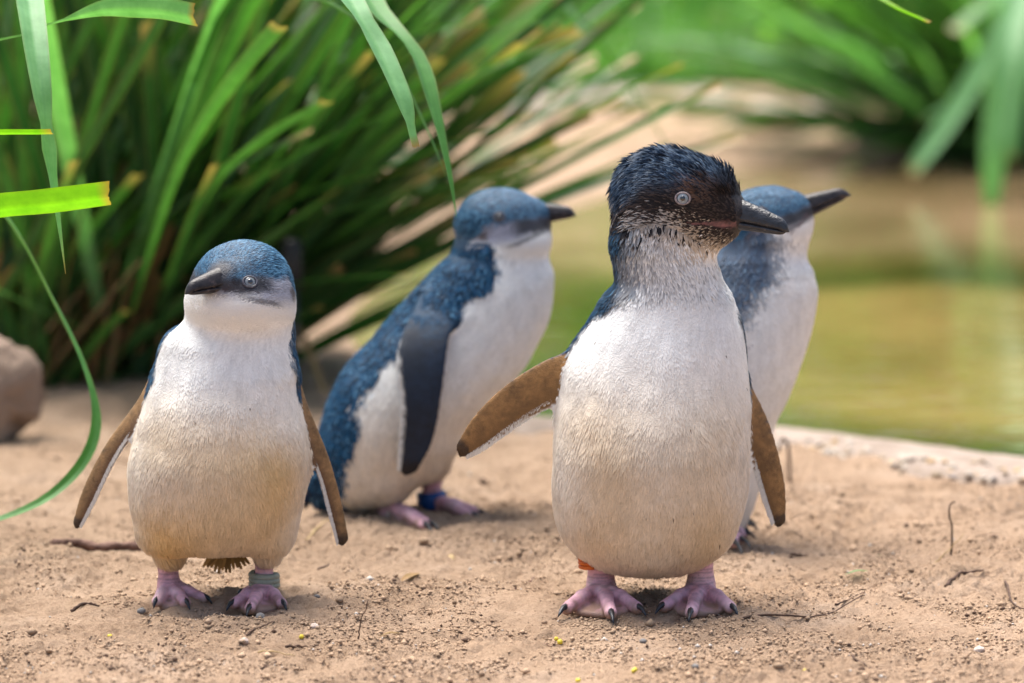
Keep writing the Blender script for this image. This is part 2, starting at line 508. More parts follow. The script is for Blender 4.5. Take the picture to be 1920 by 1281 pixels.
class Field:
    def __init__(self, lo, hi):
        self.lo = np.asarray(lo, float)
        self.n = np.ceil((np.asarray(hi) - lo) / VOX).astype(int) + 1
        self.ax = [self.lo[i] + np.arange(self.n[i]) * VOX for i in range(3)]
        self.v = np.full(self.n, 1.0, np.float32)
        self.prims = []

    def add(self, fn, lo, hi, k, region):
        self.prims.append((fn, region))
        pad = k + 3 * VOX
        s = []
        for i in range(3):
            a = max(0, int((lo[i] - pad - self.lo[i]) / VOX)); b = min(self.n[i], int((hi[i] + pad - self.lo[i]) / VOX) + 2)
            if b <= a:
                return
            s.append(slice(a, b))
        X, Y, Z = np.meshgrid(self.ax[0][s[0]], self.ax[1][s[1]], self.ax[2][s[2]], indexing='ij')
        P = np.stack([X.ravel(), Y.ravel(), Z.ravel()], -1).astype(np.float32)
        d = fn(P).reshape(X.shape).astype(np.float32)
        cur = self.v[tuple(s)]
        h = np.maximum(k - np.abs(cur - d), 0) / k
        self.v[tuple(s)] = np.minimum(cur, d) - h * h * k * 0.25

    def surface(self):
        v = self.v; ins = v < 0
        n = self.n
        c = np.zeros(n - 1, np.int8)
        for dx in (0, 1):
            for dy in (0, 1):
                for dz in (0, 1):
                    c += ins[dx:n[0] - 1 + dx, dy:n[1] - 1 + dy, dz:n[2] - 1 + dz]
        act = (c > 0) & (c < 8)
        cells = np.argwhere(act)
        acc = np.zeros((len(cells), 3)); cnt = np.zeros(len(cells))
        for axis in range(3):
            o = [a for a in range(3) if a != axis]
            for a in (0, 1):
                for b in (0, 1):
                    off = np.zeros(3, int); off[o[0]] = a; off[o[1]] = b
                    i0 = cells + off; i1 = i0.copy(); i1[:, axis] += 1
                    v0 = v[i0[:, 0], i0[:, 1], i0[:, 2]]; v1 = v[i1[:, 0], i1[:, 1], i1[:, 2]]
                    m = (v0 < 0) != (v1 < 0)
                    t = np.where(m, v0 / (v0 - v1 + 1e-12), 0)
                    pos = off.astype(float) + np.zeros((len(cells), 3)); pos[:, axis] = t
                    acc[m] += pos[m]; cnt[m] += 1
        verts = self.lo + (cells + acc / cnt[:, None]) * VOX
        ids = np.full(n - 1, -1, np.int32); ids[act] = np.arange(len(cells))
        quads = []
        for axis in range(3):
            o = [a for a in range(3) if a != axis]
            sl0 = [slice(None)] * 3; sl1 = [slice(None)] * 3
            sl0[axis] = slice(0, -1); sl1[axis] = slice(1, None)
            ch = ins[tuple(sl0)] != ins[tuple(sl1)]
            e = np.argwhere(ch)
            e = e[(e[:, o[0]] > 0) & (e[:, o[1]] > 0) & (e[:, o[0]] < n[o[0]] - 1) & (e[:, o[1]] < n[o[1]] - 1)]
            q = []
            for a, b in ((1, 1), (0, 1), (0, 0), (1, 0)):
                cc = e.copy(); cc[:, o[0]] -= a; cc[:, o[1]] -= b
                q.append(ids[cc[:, 0], cc[:, 1], cc[:, 2]])
            q = np.stack(q, -1)
            flip = ins[e[:, 0], e[:, 1], e[:, 2]]
            if axis == 1:
                flip = ~flip
            q[~flip] = q[~flip][:, ::-1]
            quads.append(q)
        Q = np.concatenate(quads)
        Q = Q[(Q >= 0).all(1)]
        # light Laplacian smoothing
        for it in range(2):
            acc = np.zeros_like(verts); cn = np.zeros(len(verts))
            for a in range(4):
                b = (a + 1) % 4
                np.add.at(acc, Q[:, a], verts[Q[:, b]]); np.add.at(cn, Q[:, a], 1)
                np.add.at(acc, Q[:, b], verts[Q[:, a]]); np.add.at(cn, Q[:, b], 1)
            verts = verts * 0.5 + 0.5 * acc / np.maximum(cn, 1)[:, None]
        return verts, Q

    def regions(self, P):
        best = np.full(len(P), 1e9); reg = np.full(len(P), '', dtype=object)
        for fn, r in self.prims:
            d = fn(P.astype(np.float32))
            m = d < best
            best[m] = d[m]; reg[m] = r
        return reg


def interp_rows(z, rows, col):
    """smooth (pchip-like via fine linear) interpolation; rows sorted by z"""
    return np.interp(z, rows[:, 0], rows[:, col])


def prim_loft(rows):
    """rows: z, cx, a, cy, b ; densified by Catmull-Rom"""
    R = spline(rows, 120)
    R = R[np.argsort(R[:, 0])]
    R[:, 2] = np.maximum(R[:, 2], 0.0008); R[:, 4] = np.maximum(R[:, 4], 0.0008)

    def fn(P):
        z = P[:, 2]
        cx, a, cy, b = (np.interp(z, R[:, 0], R[:, i]) for i in (1, 2, 3, 4))
        k = np.sqrt(((P[:, 0] - cx) / a) ** 2 + ((P[:, 1] - cy) / b) ** 2)
        q = P * np.array([1, 1, 0.4], np.float32)
        d = (k - 1) * np.minimum(a, b)
        nb = np.abs(d) < 0.006
        d[nb] += 0.0014 * vnoise(q[nb], 42, 91) + 0.0004 * vnoise(q[nb], 130, 92)
        over = np.maximum(z - R[-1, 0], R[0, 0] - z)
        return np.where(over > 0, np.maximum(d, over), d)
    lo = (np.min(R[:, 1] - R[:, 2]), np.min(R[:, 3] - R[:, 4]), R[0, 0])
    hi = (np.max(R[:, 1] + R[:, 2]), np.max(R[:, 3] + R[:, 4]), R[-1, 0])
    return fn, lo, hi, R


def prim_ellipsoid(c, r, fr):
    c = np.asarray(c, float); r = np.asarray(r, float); fr = np.asarray(fr, float)   # rows f,s,u

    def fn(P):
        q = (P - c) @ fr.T / r
        k0 = np.linalg.norm(q, axis=1); k1 = np.linalg.norm(q / r, axis=1)
        return k0 * (k0 - 1) / (k1 + 1e-9)
    m = r.max()
    return fn, c - m, c + m


def prim_cone(a, b, ra, rb):
    a = np.asarray(a, float); b = np.asarray(b, float)
    e = b - a; L2 = e @ e

    def fn(P):
        t = np.clip(((P - a) @ e) / L2, 0, 1)
        return np.linalg.norm(P - (a + t[:, None] * e), axis=1) - (ra + (rb - ra) * t)
    m = max(ra, rb)
    return fn, np.minimum(a, b) - m, np.maximum(a, b) + m


class Flipper:
    def __init__(self, lead, trail, th):
        n = 14
        self.L = spline(lead, n); self.T = spline(trail, n)
        self.c = (self.L + self.T) / 2
        wv = (self.L - self.T) / 2
        self.w = np.linalg.norm(wv, axis=1)
        self.wd = norm(wv)
        self.th = np.linspace(th[0], th[1], n)
        ax = norm(np.gradient(self.c, axis=0))
        self.ax = ax
        self.nd = norm(np.cross(ax, self.wd))

    def coords(self, P):
        """distance-like, v (-1 trailing .. 1 leading), n sign, u 0..1"""
        best = np.full(len(P), 1e9); V = np.zeros(len(P)); NN = np.zeros(len(P)); U = np.zeros(len(P))
        n = len(self.c)
        for i in range(n - 1):
            a, b = self.c[i], self.c[i + 1]
            e = b - a
            t = np.clip(((P - a) @ e) / (e @ e), 0, 1)
            tt = t[:, None]
            r = P - (a + tt * e)
            wd = self.wd[i] * (1 - tt) + self.wd[i + 1] * tt
            nd = self.nd[i] * (1 - tt) + self.nd[i + 1] * tt
            ww = self.w[i] * (1 - t) + self.w[i + 1] * t
            th = self.th[i] * (1 - t) + self.th[i + 1] * t
            v = (r * wd).sum(1) / ww
            nn = (r * nd).sum(1) / th
            al = np.sqrt(np.maximum((r * r).sum(1) - (v * ww) ** 2 - (nn * th) ** 2, 0)) / (ww * 0.8)
            k = np.sqrt(np.abs(v) ** 2.6 + nn ** 2 + al ** 2)
            d = (k - 1) * th
            m = d < best
            best[m] = d[m]; V[m] = v[m]; NN[m] = nn[m]; U[m] = (i + t[m]) / (n - 1)
        return best, V, NN, U

    def prim(self):
        allp = np.vstack([self.L, self.T])
        return (lambda P: self.coords(P)[0]), allp.min(0) - 0.006, allp.max(0) + 0.006


def frame(yaw, pitch, roll=0.0):
    y, p = math.radians(yaw), math.radians(pitch)
    f = np.array([math.sin(y) * math.cos(p), -math.cos(y) * math.cos(p), math.sin(p)])
    s = norm(np.cross(f, [0, 0, 1])); u = np.cross(s, f)
    r = math.radians(roll)
    s2 = s * math.cos(r) + u * math.sin(r); u2 = u * math.cos(r) - s * math.sin(r)
    return np.stack([f, s2, u2])


# plumage colours (reflectances; BUFF also holds warm sand bounce)
WHITE = np.array([0.82, 0.82, 0.80]); BUFF = np.array([0.66, 0.44, 0.185])
BLUE = np.array([0.010, 0.075, 0.170]); BLUE_L = np.array([0.13, 0.30, 0.47]); NAVY = np.array([0.005, 0.013, 0.030])
GREY = np.array([0.27, 0.28, 0.33]); BROWN = np.array([0.055, 0.034, 0.024]); DARK = np.array([0.012, 0.014, 0.022])
PINK = np.array([0.66, 0.37, 0.43])


def feathers(P, Nn, D, length, width, lift, c_root, c_tip, sink=0.0004):
    """kite-shaped feathers, all in one mesh"""
    n = len(P)
    D = norm(D - Nn * (D * Nn).sum(1, keepdims=True))
    S = np.cross(Nn, D)
    L = length[:, None]; W = width[:, None]
    root = P - Nn * sink
    mid = root + D * L * 0.55 + Nn * (L * lift[:, None] * 0.75)
    tip = root + D * L + Nn * (L * lift[:, None])
    a = mid + S * W * 0.5 - Nn * W * 0.22
    b = mid - S * W * 0.5 - Nn * W * 0.22
    V = np.stack([root, a, tip, b], 1).reshape(-1, 3)
    C = np.stack([c_root, (c_root + c_tip) / 2, c_tip, (c_root + c_tip) / 2], 1).reshape(-1, 3)
    i = np.arange(n) * 4
    T = np.concatenate([np.stack([i, i + 1, i + 2], -1), np.stack([i, i + 2, i + 3], -1)])
    return V, T, C


def loft_beak(base, fr, length, wid, top, bot, droop, hook, nseg=22, nring=20, groove=0.0):
    """one mandible: keeled sections along the forward axis, blunt tip, side groove"""
    f, s, u = fr
    V = []; Q = []
    for i in range(nseg):
        t = (i / (nseg - 1)) ** 0.85
        end = math.sqrt(max(0.0, 1 - max(0.0, (t - 0.86) / 0.14) ** 2))
        tap = (1 - 0.60 * t ** 1.15) * max(0.03, end)
        wv = wid * (1 - 0.66 * t ** 1.1) * max(0.03, end)
        c = base + f * length * t + u * (-droop * t ** 1.3 - hook * max(0, (t - 0.80) / 0.20) ** 2)
        for j in range(nring):
            a = 2 * math.pi * j / nring
            y = math.sin(a); x = math.cos(a)
            hh = top if y > 0 else bot
            keel = 1 - 0.30 * max(0, y) ** 2
            g = 1 - groove * math.exp(-((y - 0.30) / 0.16) ** 2) * (1 - t)
            V.append(c + s * x * wv * keel * g + u * y * hh * tap)
    for i in range(nseg - 1):
        for j in range(nring):
            k = (j + 1) % nring
            Q.append((i * nring + j, i * nring + k, (i + 1) * nring + k, (i + 1) * nring + j))
    V = np.array(V)
    V = np.vstack([V, V[-nring:].mean(0), V[:nring].mean(0)])
    T = [((nseg - 1) * nring + j, (nseg - 1) * nring + (j + 1) % nring, len(V) - 2) for j in range(nring)]
    T += [((j + 1) % nring, j, len(V) - 1) for j in range(nring)]
    return V, Q, T


def dome(center, nrm, r, bulge, nr=7, ns=24, upd=(0, 0, 1)):
    nrm = norm(nrm); s = norm(np.cross(nrm, upd)); u = np.cross(s, nrm)
    V = [center + nrm * bulge]; T = []; Q = []
    for i in range(1, nr + 1):
        a = i / nr * math.pi / 2
        for j in range(ns):
            b = 2 * math.pi * j / ns
            V.append(center + (s * math.cos(b) + u * math.sin(b)) * r * math.sin(a) + nrm * bulge * math.cos(a))
    for j in range(ns):
        T.append((0, 1 + j, 1 + (j + 1) % ns))
    for i in range(nr - 1):
        for j in range(ns):
            k = (j + 1) % ns
            Q.append((1 + i * ns + j, 1 + (i + 1) * ns + j, 1 + (i + 1) * ns + k, 1 + i * ns + k))
    return np.array(V), Q, T


def ringmesh(center, nrm, R, r, asp=(1, 1), upd=(0, 0, 1), n=28, m=8):
    nrm = norm(nrm); s = norm(np.cross(nrm, upd)); u = np.cross(s, nrm)
    a = np.arange(n + 1) / n * 2 * math.pi
    V = []; Q = []
    for i in range(n):
        d = s * math.cos(a[i]) * asp[0] + u * math.sin(a[i]) * asp[1]
        for j in range(m):
            b = 2 * math.pi * j / m
            V.append(center + d * (R + r * math.cos(b)) + nrm * r * math.sin(b))
    for i in range(n):
        for j in range(m):
            i2 = (i + 1) % n; j2 = (j + 1) % m
            Q.append((i * m + j, i2 * m + j, i2 * m + j2, i * m + j2))
    return np.array(V), Q, []


def build_penguin(cfg):
    Y0 = cfg['Y0']; S = FPX / (Y0 / math.cos(TH)) * 1.0      # pixels per metre there
    mp = 1.0 / S                                              # metres per pixel
    pt = lambda px, py, dy=0: at(px, py, Y0 + dy * mp)
    base = np.array(cfg['base'] if 'base' in cfg else at(*cfg['base_px'], Y0)); base[2] = 0.0
    seed = cfg['seed']
    # ---- torso
    rows = []
    for py, xl, xr, cyo, b in cfg['rows']:
        l, r = pt(xl, py, cyo), pt(xr, py, cyo)
        rows.append((l[2], (l[0] + r[0]) / 2, (r[0] - l[0]) / 2, l[1], b * mp))
    rows = np.array(rows)
    tf, tlo, thi, R = prim_loft(rows)
    hf = frame(*cfg['head_dir'])
    prims = [(tf, tlo, thi, 0.012, 'torso')]
    for (px, py, dy), rr in cfg.get('lumps', []):
        e = prim_ellipsoid(pt(px, py, dy), np.array(rr) * mp, np.eye(3)); prims.append((*e, 0.016, 'torso'))
    hc = None
    for (px, py, dy), rr, k in cfg['head']:
        c = pt(px, py, dy); r = np.array(rr) * mp
        if hc is None:
            hc, hr = c, r
        e = prim_ellipsoid(c, r, hf); prims.append((*e, k, 'head'))
    # brow / face cone towards the beak
    bb = pt(*cfg['beak']['base'])
    e = prim_cone(hc + hf[0] * hr[0] * 0.45, bb - hf[0] * 0.004, hr[2] * 0.60, cfg['beak']['h'] * mp * 0.78); prims.append((*e, 0.014, 'head'))
    # ---- flippers
    fl = []
    for F in cfg['flippers']:
        lead = [pt(*q) for q in F['lead']]; trail = [pt(*q) for q in F['trail']]
        o = Flipper(lead, trail, (0.0034, 0.0020)); o.cfg = F
        fl.append(o); prims.append((*o.prim(), 0.009, 'flipper%d' % (len(fl) - 1)))
    # ---- legs and feet
    claws = []
    for Lg in cfg['legs']:
        top, ank = pt(*Lg['top']), pt(*Lg['ankle'])
        r0, r1 = Lg['r'][0] * mp, Lg['r'][1] * mp
        e = prim_cone(top, ank, r0, r1); prims.append((*e, 0.007, 'leg'))
        root = ank.copy(); root[2] = 0.0115
        e = prim_cone(ank, root, r1, r1 * 0.92); prims.append((*e, 0.008, 'leg'))
        ends = []
        for (tx, ty) in Lg['toes']:
            tip = ground_at(tx, ty, 0.003)
            end = root + (tip - root) * Lg.get('cut', 0.80); end[2] = 0.0065
            mid = root + (end - root) * 0.55; mid[2] = 0.0105
            rt = Lg.get('rt', 0.0052)
            for a, b, ra, rb in ((root, mid, rt * 1.1, rt * 0.92), (mid, end, rt * 0.92, rt * 0.85)):
                e = prim_cone(a, b, ra, rb); prims.append((*e, 0.0028, 'leg'))
            ends.append(end); claws.append((end + np.array([0, 0, 0.0015]), tip, rt * 0.46))
        for a, b in ((0, 1), (1, 2)):
            for t in (0.14, 0.28, 0.42, 0.58, 0.72, 0.86):
                e2 = ends[a] * (1 - t) + ends[b] * t
                e2 = root + (e2 - root) * 0.80; e2[2] = 0.0012
                e = prim_cone(root + (e2 - root) * 0.25 + np.array([0, 0, -0.006]), e2, 0.0045, 0.0026); prims.append((*e, 0.003, 'leg'))
        if 'hallux' in Lg:
            hx = ground_at(*Lg['hallux'], 0.006)
            hx[1] = ank[1] - 0.002
            hx = at(*Lg['hallux'], ank[1] - 0.002)
            st = root + np.array([0, -0.002, 0.003])
            hm = st + (hx - st) * 0.72
            e = prim_cone(st, hm, 0.005, 0.0036); prims.append((*e, 0.004, 'leg'))
            claws.append((hm, hx, 0.0026))
    lo = np.min([p[1] for p in prims], axis=0) - 0.006; hi = np.max([p[2] for p in prims], axis=0) + 0.006
    F = Field(lo, hi)
    for p in prims:
        F.add(*p)
    V, Q = F.surface()
    reg = F.regions(V)
    me = mesh_np('body', V - base, Q, cols=np.zeros((len(V), 3)))
    Nv = np.empty(len(V) * 3, np.float32); me.vertices.foreach_get('normal', Nv); Nv = Nv.reshape(-1, 3).astype(float)

    gh0 = cfg['beak']['h'] * mp
    bfr = frame(cfg['beak'].get('yaw', cfg['head_dir'][0]), cfg['beak'].get('pitch', cfg['head_dir'][1]))
    yaw_b, yaw_h = cfg['body_yaw'], cfg['head_dir'][0]
    z_py = lambda py: pt(cfg['base_px'][0] if 'base_px' in cfg else CX, py)[2]
    thr_rows = np.array(sorted((z_py(py), th) for py, th in cfg['thr']))
    z_neck0, z_neck1 = z_py(cfg['neck'][0]), z_py(cfg['neck'][1])        # body yaw below, head yaw above

    def paint(P, Nn, reg, rnd):
        """-> root colour, tip colour, length, width, lift, density, direction"""
        n = len(P)
        c0 = np.zeros((n, 3)); c1 = np.zeros((n, 3))
        ln = np.full(n, 0.007); wd = np.full(n, 0.0019); lf = np.full(n, 0.14); den = np.ones(n)
        D = np.tile(np.array([0.0, 0.0, -1.0]), (n, 1)); D[:, 1] += 0.25
        z = P[:, 2]
        nz1 = vnoise(P, 55, seed); nz2 = vnoise(P, 190, seed + 1); nz3 = vnoise(P, 18, seed + 2)
        # torso
        cx, a, cy, b = (np.interp(z, R[:, 0], R[:, i]) for i in (1, 2, 3, 4))
        qx, qy = (P[:, 0] - cx) / a, (P[:, 1] - cy) / b
        rr = np.hypot(qx, qy) + 1e-9
        tn = smooth(z_neck0, z_neck1, z)
        yw = np.radians(yaw_b + (yaw_h - yaw_b) * tn)
        ang = np.degrees(np.arccos(np.clip((qx * np.sin(yw) - qy * np.cos(yw)) / rr, -1, 1)))
        th = np.interp(z, thr_rows[:, 0], thr_rows[:, 1])
        soft = cfg.get('soft', 7) + tn * cfg.get('soft_neck', 10)
        bl = np.clip(smooth(-1, 1, (ang + nz1 * 7 + nz2 * 5 - th) / soft), 0, 1)
        bl = np.where((bl > 0.04) & (bl < 0.96), np.where(rnd[:, 0] < bl, np.minimum(1, bl + 0.35), np.maximum(0, bl - 0.35)), bl)
        zb = cfg['stain_bounce']
        st = smooth(z_py(zb[0]), z_py(zb[1]), z) * zb[2] * (0.75 + 0.35 * nz3) * (1 - bl) * (1 - 0.45 * smooth(35, 85, ang))  # dirt stain plus sand bounce put into the colour, weaker at sky-lit sides
        wcol = mix(np.tile(WHITE, (n, 1)), np.tile(BUFF, (n, 1)), np.clip(st, 0, 1))
        strand = vnoise(np.column_stack([ang * 0.035 + 3, z * 9, ang * 0.0]), 14, seed + 5)
        wcol = wcol * (1 + 0.09 * strand[:, None] + 0.16 * (rnd[:, 1:2] - 0.5) + 0.07 * nz2[:, None] + 0.05 * nz1[:, None])
        hue = np.clip(0.5 + 0.35 * nz3 + 0.35 * nz1, 0, 1)
        bcol0 = mix(np.tile(NAVY, (n, 1)), np.tile(BLUE, (n, 1)), 0.05 + 0.35 * hue)
        bcol1 = mix(np.tile(BLUE, (n, 1)), np.tile(BLUE_L, (n, 1)), np.clip(-0.10 + 0.9 * rnd[:, 2] ** 4 + 0.30 * nz2, 0, 1))
        bcol1 = mix(bcol1, np.tile(NAVY, (n, 1)), (rnd[:, 3] < 0.5) * 0.8)
        if cfg.get('grey_back'):
            bcol0 = mix(bcol0, np.tile(np.array([0.07, 0.08, 0.105]), (n, 1)), 0.45); bcol1 = mix(bcol1, np.tile(np.array([0.17, 0.19, 0.23]), (n, 1)), 0.5)
        if cfg.get('dark_back'):
            bcol0 *= 0.55; bcol1 *= 0.6
        c0[:] = mix(wcol * 0.93, bcol0, bl); c1[:] = mix(wcol, bcol1, bl)
        ln[:] = 0.0065 + 0.0035 * bl; wd[:] = 0.0017 + 0.0016 * bl; slk = smooth(z_py(cfg['silk'][0]), z_py(cfg['silk'][1]), z) * (1 - bl)
        ln[:] += 0.0035 * slk; wd[:] -= 0.0004 * slk
        lf[:] = 0.065 - 0.03 * slk + 0.055 * bl + 0.05 * rnd[:, 1] + 0.04 * np.maximum(0, nz1)
        D[:, 0] += (0.45 - 0.2 * slk) * nz1 + 0.25 * nz3
        fleck = (rnd[:, 4] > 0.9996) & (bl < 0.5)
        c0[fleck] = BROWN; c1[fleck] = BROWN * 2
        ln[:] *= 1 + bl * (cfg.get('bscale', 1.0) - 1); wd[:] *= 1 + bl * (cfg.get('bscale', 1.0) - 1)
        # neck speckle
        sp = cfg.get('speckle', 0) * smooth(0.15, 1, tn)
        m = (rnd[:, 4] < sp * (0.12 + 0.88 * smooth(-10, 95, ang))) & (bl < 0.9)
        c0[m] = np.array([0.15, 0.155, 0.17]); c1[m] = mix(c1[m], np.tile(GREY * 0.6, (m.sum(), 1)), 0.30 * rnd[m, 2])
        lf[:] += 0.16 * sp; ln[:] += 0.0018 * sp
        # lower fringes longer
        low = smooth(z_py(cfg['fringe'][0]), z_py(cfg['fringe'][1]), z)
        ln[:] += 0.004 * low; lf[:] += 0.10 * low * rnd[:, 2]
        # head
        hmsk = reg == 'head'
        h = (P - hc) @ hf.T / hr
        hfw, hs, hu = h[:, 0], h[:, 1], h[:, 2]
        hwob = vnoise(P, 120, seed + 9)
        hD = -hf[0][None, :] * (0.4 + smooth(-0.9, 0.8, hfw))[:, None] + np.array([0, 0, -0.75])[None, :] * smooth(0.5, -0.9, hfw)[:, None]
        # rows of feathers sweep back over the crown
        c0h, c1h = cfg['head_paint'](hfw, hs, hu, nz1, nz2, nz3, rnd, n)
        jn = smooth(cfg.get('join', (-0.75, -1.05))[0], cfg.get('join', (-0.75, -1.05))[1], hu)          # fade to torso colours under the chin
        jn = np.where(rnd[:, 5] < jn, np.minimum(1, jn * 1.3), jn * 0.7)
        hh = hmsk
        ct0, ct1 = c0.copy(), c1.copy()
        c0[hh] = mix(c0h, c0, jn)[hh]; c1[hh] = mix(c1h, c1, jn)[hh]
        if cfg.get('neck_blend'):
            ga, gb = cfg['neck_blend']
            nbm = hh | ((reg == 'torso') & (tn > 0.25) & (hu > gb))
            gsel = rnd[:, 5] * 0.75 + 0.25 * rnd[:, 0] < smooth(ga, gb, hu + 0.12 * nz1)
            c0[nbm] = np.where(gsel[:, None], ct0, c0h)[nbm]; c1[nbm] = np.where(gsel[:, None], ct1, c1h)[nbm]
        D[hh] = (hD + hf[1][None, :] * (0.35 * hwob)[:, None])[hh]
        big = smooth(0.55, -0.5, hfw)
        ln[hh] = (cfg['hlen'][0] + (cfg['hlen'][1] - cfg['hlen'][0]) * big)[hh]; wd[hh] = cfg.get('hwid', 0.0013)
        lf[hh] = (cfg['hlift'] * (0.5 + 0.9 * rnd[:, 1]))[hh]
        ln[hh] *= (0.75 + 0.5 * rnd[:, 2])[hh]
        for cch in (c0, c1):
            pass
        den[hh] = 1.0
        if cfg.get('mask'):
            md = smooth(cfg['mask'] * mp, cfg['mask'] * mp * 0.45, np.linalg.norm((P - bb) * np.array([1, 1, 1.0]) - hf[2] * gh0 * 0.35, axis=1) + 0.002 * nz1)
            md = np.where(hh & (((P - bb) @ hf[2]) > -gh0 * 0.55), md, 0)
            dk = np.tile(np.array([0.022, 0.020, 0.026]), (n, 1)) * (1 + 0.8 * (rnd[:, 1:2] - 0.4))
            c0 = mix(c0, dk, md * 0.9); c1 = mix(c1, dk, md * 0.9)
        # mouth line running back from the bill
        gq = (P - bb) @ bfr.T
        gh = cfg['beak']['h'] * mp
        gl = cfg['gape'][0] * mp
        gt = np.clip(-gq[:, 0] / gl, 0, 1)
        gline = np.abs(gq[:, 2] + gh * (0.36 + cfg['gape'][1] * gt) + 0.0006 * nz2)
        gm = smooth(1.0, 0.5, gline / (cfg['gape'][2] * mp * (1.05 - 0.75 * gt))) * (gq[:, 0] < 0.004) * (gq[:, 0] > -gl) * (np.abs(gq[:, 1]) > 0.001)
        gm = np.where(hh, gm * (0.65 + 0.5 * nz2) * (0.6 + 0.5 * rnd[:, 3]), 0)
        gm = np.clip(gm, 0, 1)
        gc = np.tile(np.array(cfg['gape'][3]), (n, 1))
        c0 = mix(c0, gc * 0.8, gm * 0.9); c1 = mix(c1, gc, gm * 0.9)
        ln[gm > 0.3] *= 0.5; lf[gm > 0.3] *= 0.4
        # flippers
        for i, fo in enumerate(fl):
            m = reg == 'flipper%d' % i
            if not m.any():
                continue
            _, fv, fn_, fu = fo.coords(P[m])
            outer = fn_ * fo.cfg['outer'] > 0
            cc = np.tile(np.array(fo.cfg.get('under', (0.24, 0.135, 0.055))), (m.sum(), 1))
            mot = vnoise(P[m], 75, 5) * 0.5 + vnoise(P[m], 260, 6) * 0.5
            cc = cc * (1 + 0.5 * mot + 0.30 * vnoise(P[m], 620, 8))[:, None]
            cc = mix(cc, np.tile(np.array(fo.cfg.get('under', (0.14, 0.07, 0.045))) * 0.62, (m.sum(), 1)), smooth(0.2, -0.6, fv) * 0.6)
            cc = mix(cc, np.tile(np.array([0.012, 0.008, 0.007]), (m.sum(), 1)), smooth(0.93, 0.99, fu + 0.05 * mot) * 0.8)
            topc = np.tile(np.array([0.007, 0.018, 0.042]), (m.sum(), 1)) * (1 + 0.35 * mot)[:, None]
            topc = mix(topc, np.tile(BLUE * 0.7, (m.sum(), 1)), (rnd[m, 2] > 0.8) * 0.5)
            cc = np.where(outer[:, None], topc, cc)
            cc = mix(cc, topc * 0.9, smooth(0.80, 0.94, fv))
            tr = smooth(-0.80, -0.95, fv)
            cc = mix(cc, np.tile(WHITE, (m.sum(), 1)), tr)
            rootb = smooth(0.30, 0.12, fu + 0.05 * mot) * (1.0 if fo.cfg.get('all_top') else 0.0)
            c0[m] = mix(cc * 0.9, bcol0[m], rootb); c1[m] = mix(cc, bcol1[m], rootb)
            axv = fo.ax[np.clip((fu * 13).astype(int), 0, 13)]
            wdv = fo.wd[np.clip((fu * 13).astype(int), 0, 13)]
            D[m] = axv - wdv * (0.35 + 1.6 * tr[:, None])
            ln[m] = 0.0024 + 0.005 * rootb; wd[m] = 0.0008 + 0.0016 * rootb; lf[m] = 0.03 + 0.06 * rootb
            # a few body feathers reach over the root
            den[m] = (fv > -0.64) * 1.0
        m = reg == 'leg'
        lc = np.tile(PINK, (n, 1)) * (1 + 0.30 * nz2[:, None] + 0.18 * nz1[:, None] + 0.15 * vnoise(P, 520, 7)[:, None])
        lc = mix(lc, np.tile(np.array([0.74, 0.54, 0.55]), (n, 1)), smooth(0.1, 0.9, nz1) * 0.6)
        lc = mix(lc, np.tile(np.array([0.34, 0.22, 0.14]), (n, 1)), np.clip(smooth(0.012, 0.002, z + nz2 * 0.004) * 0.85 + smooth(0.35, 0.8, nz2) * 0.3, 0, 1))
        lc *= 1 - 0.36 * (np.sin(z * 2 * math.pi / 0.0021 + nz1 * 2) > 0.55)[:, None] * smooth(0.012, 0.02, z)[:, None]
        c0[m] = lc[m]; c1[m] = lc[m]; den[m] = 0
        return c0, c1, ln, wd, lf, den, D

    rv = RNG.random((len(V), 6)); rv[:, 0] = 0.5; rv[:, 4] = 0.9; rv[:, 5] = 0.5
    c0, c1, *_ = paint(V, Nv, reg, rv)
    ca = me.color_attributes['Col']
    cc = np.ones((len(V), 4), np.float32); cc[:, :3] = np.clip((c0 + c1) / 2, 0, 1)
    ca.data.foreach_set('color', cc.ravel())
    root_o = empty('penguin', base, cfg['label'], 'penguin', 'little penguins on the sand')
    link('body', me, M['bird_skin'], root_o)
    # ---- plumage
    tri = np.concatenate([Q[:, [0, 1, 2]], Q[:, [0, 2, 3]]])
    A = np.linalg.norm(np.cross(V[tri[:, 1]] - V[tri[:, 0]], V[tri[:, 2]] - V[tri[:, 0]]), axis=1)
    wgt = A.copy()
    rt = reg[tri[:, 0]]
    wgt[rt == 'leg'] = 0
    wgt[rt == 'head'] *= cfg.get('head_density', 2.4)
    for i in range(len(fl)):
        wgt[rt == 'flipper%d' % i] *= 2.0
    pick = RNG.choice(len(tri), cfg['n_feathers'], p=wgt / wgt.sum())
    r1, r2 = RNG.random(len(pick)), RNG.random(len(pick)); s1 = np.sqrt(r1)
    wts = np.stack([1 - s1, s1 * (1 - r2), s1 * r2], -1)
    P = (V[tri[pick]] * wts[:, :, None]).sum(1); Nn = norm((Nv[tri[pick]] * wts[:, :, None]).sum(1))
    rg = rt[pick]
    rnd = RNG.random((len(P), 6))
    c0, c1, ln, wd, lf, den, D = paint(P, Nn, rg, rnd)
    D = norm(D) + RNG.normal(0, 0.12, D.shape)
    # bare skin round the eye
    ep = None
    eyes = []
    d = ray(*cfg['eye']); d = d / np.linalg.norm(d)
    hv = np.where(reg == 'head')[0]
    rel = V[hv] - CAMP; along = rel @ d
    off = np.linalg.norm(rel - along[:, None] * d, axis=1)
    near = np.where(off < 0.0025)[0]
    e0 = hv[near[np.argmin(along[near])]] if len(near) else hv[np.argmin(off)]
    pe = V[e0]; loc = (pe - hc) @ hf.T
    ne = norm(Nv[hv[np.linalg.norm(V[hv] - pe, axis=1) < 0.006]].mean(0))
    eyes.append((pe, ne))
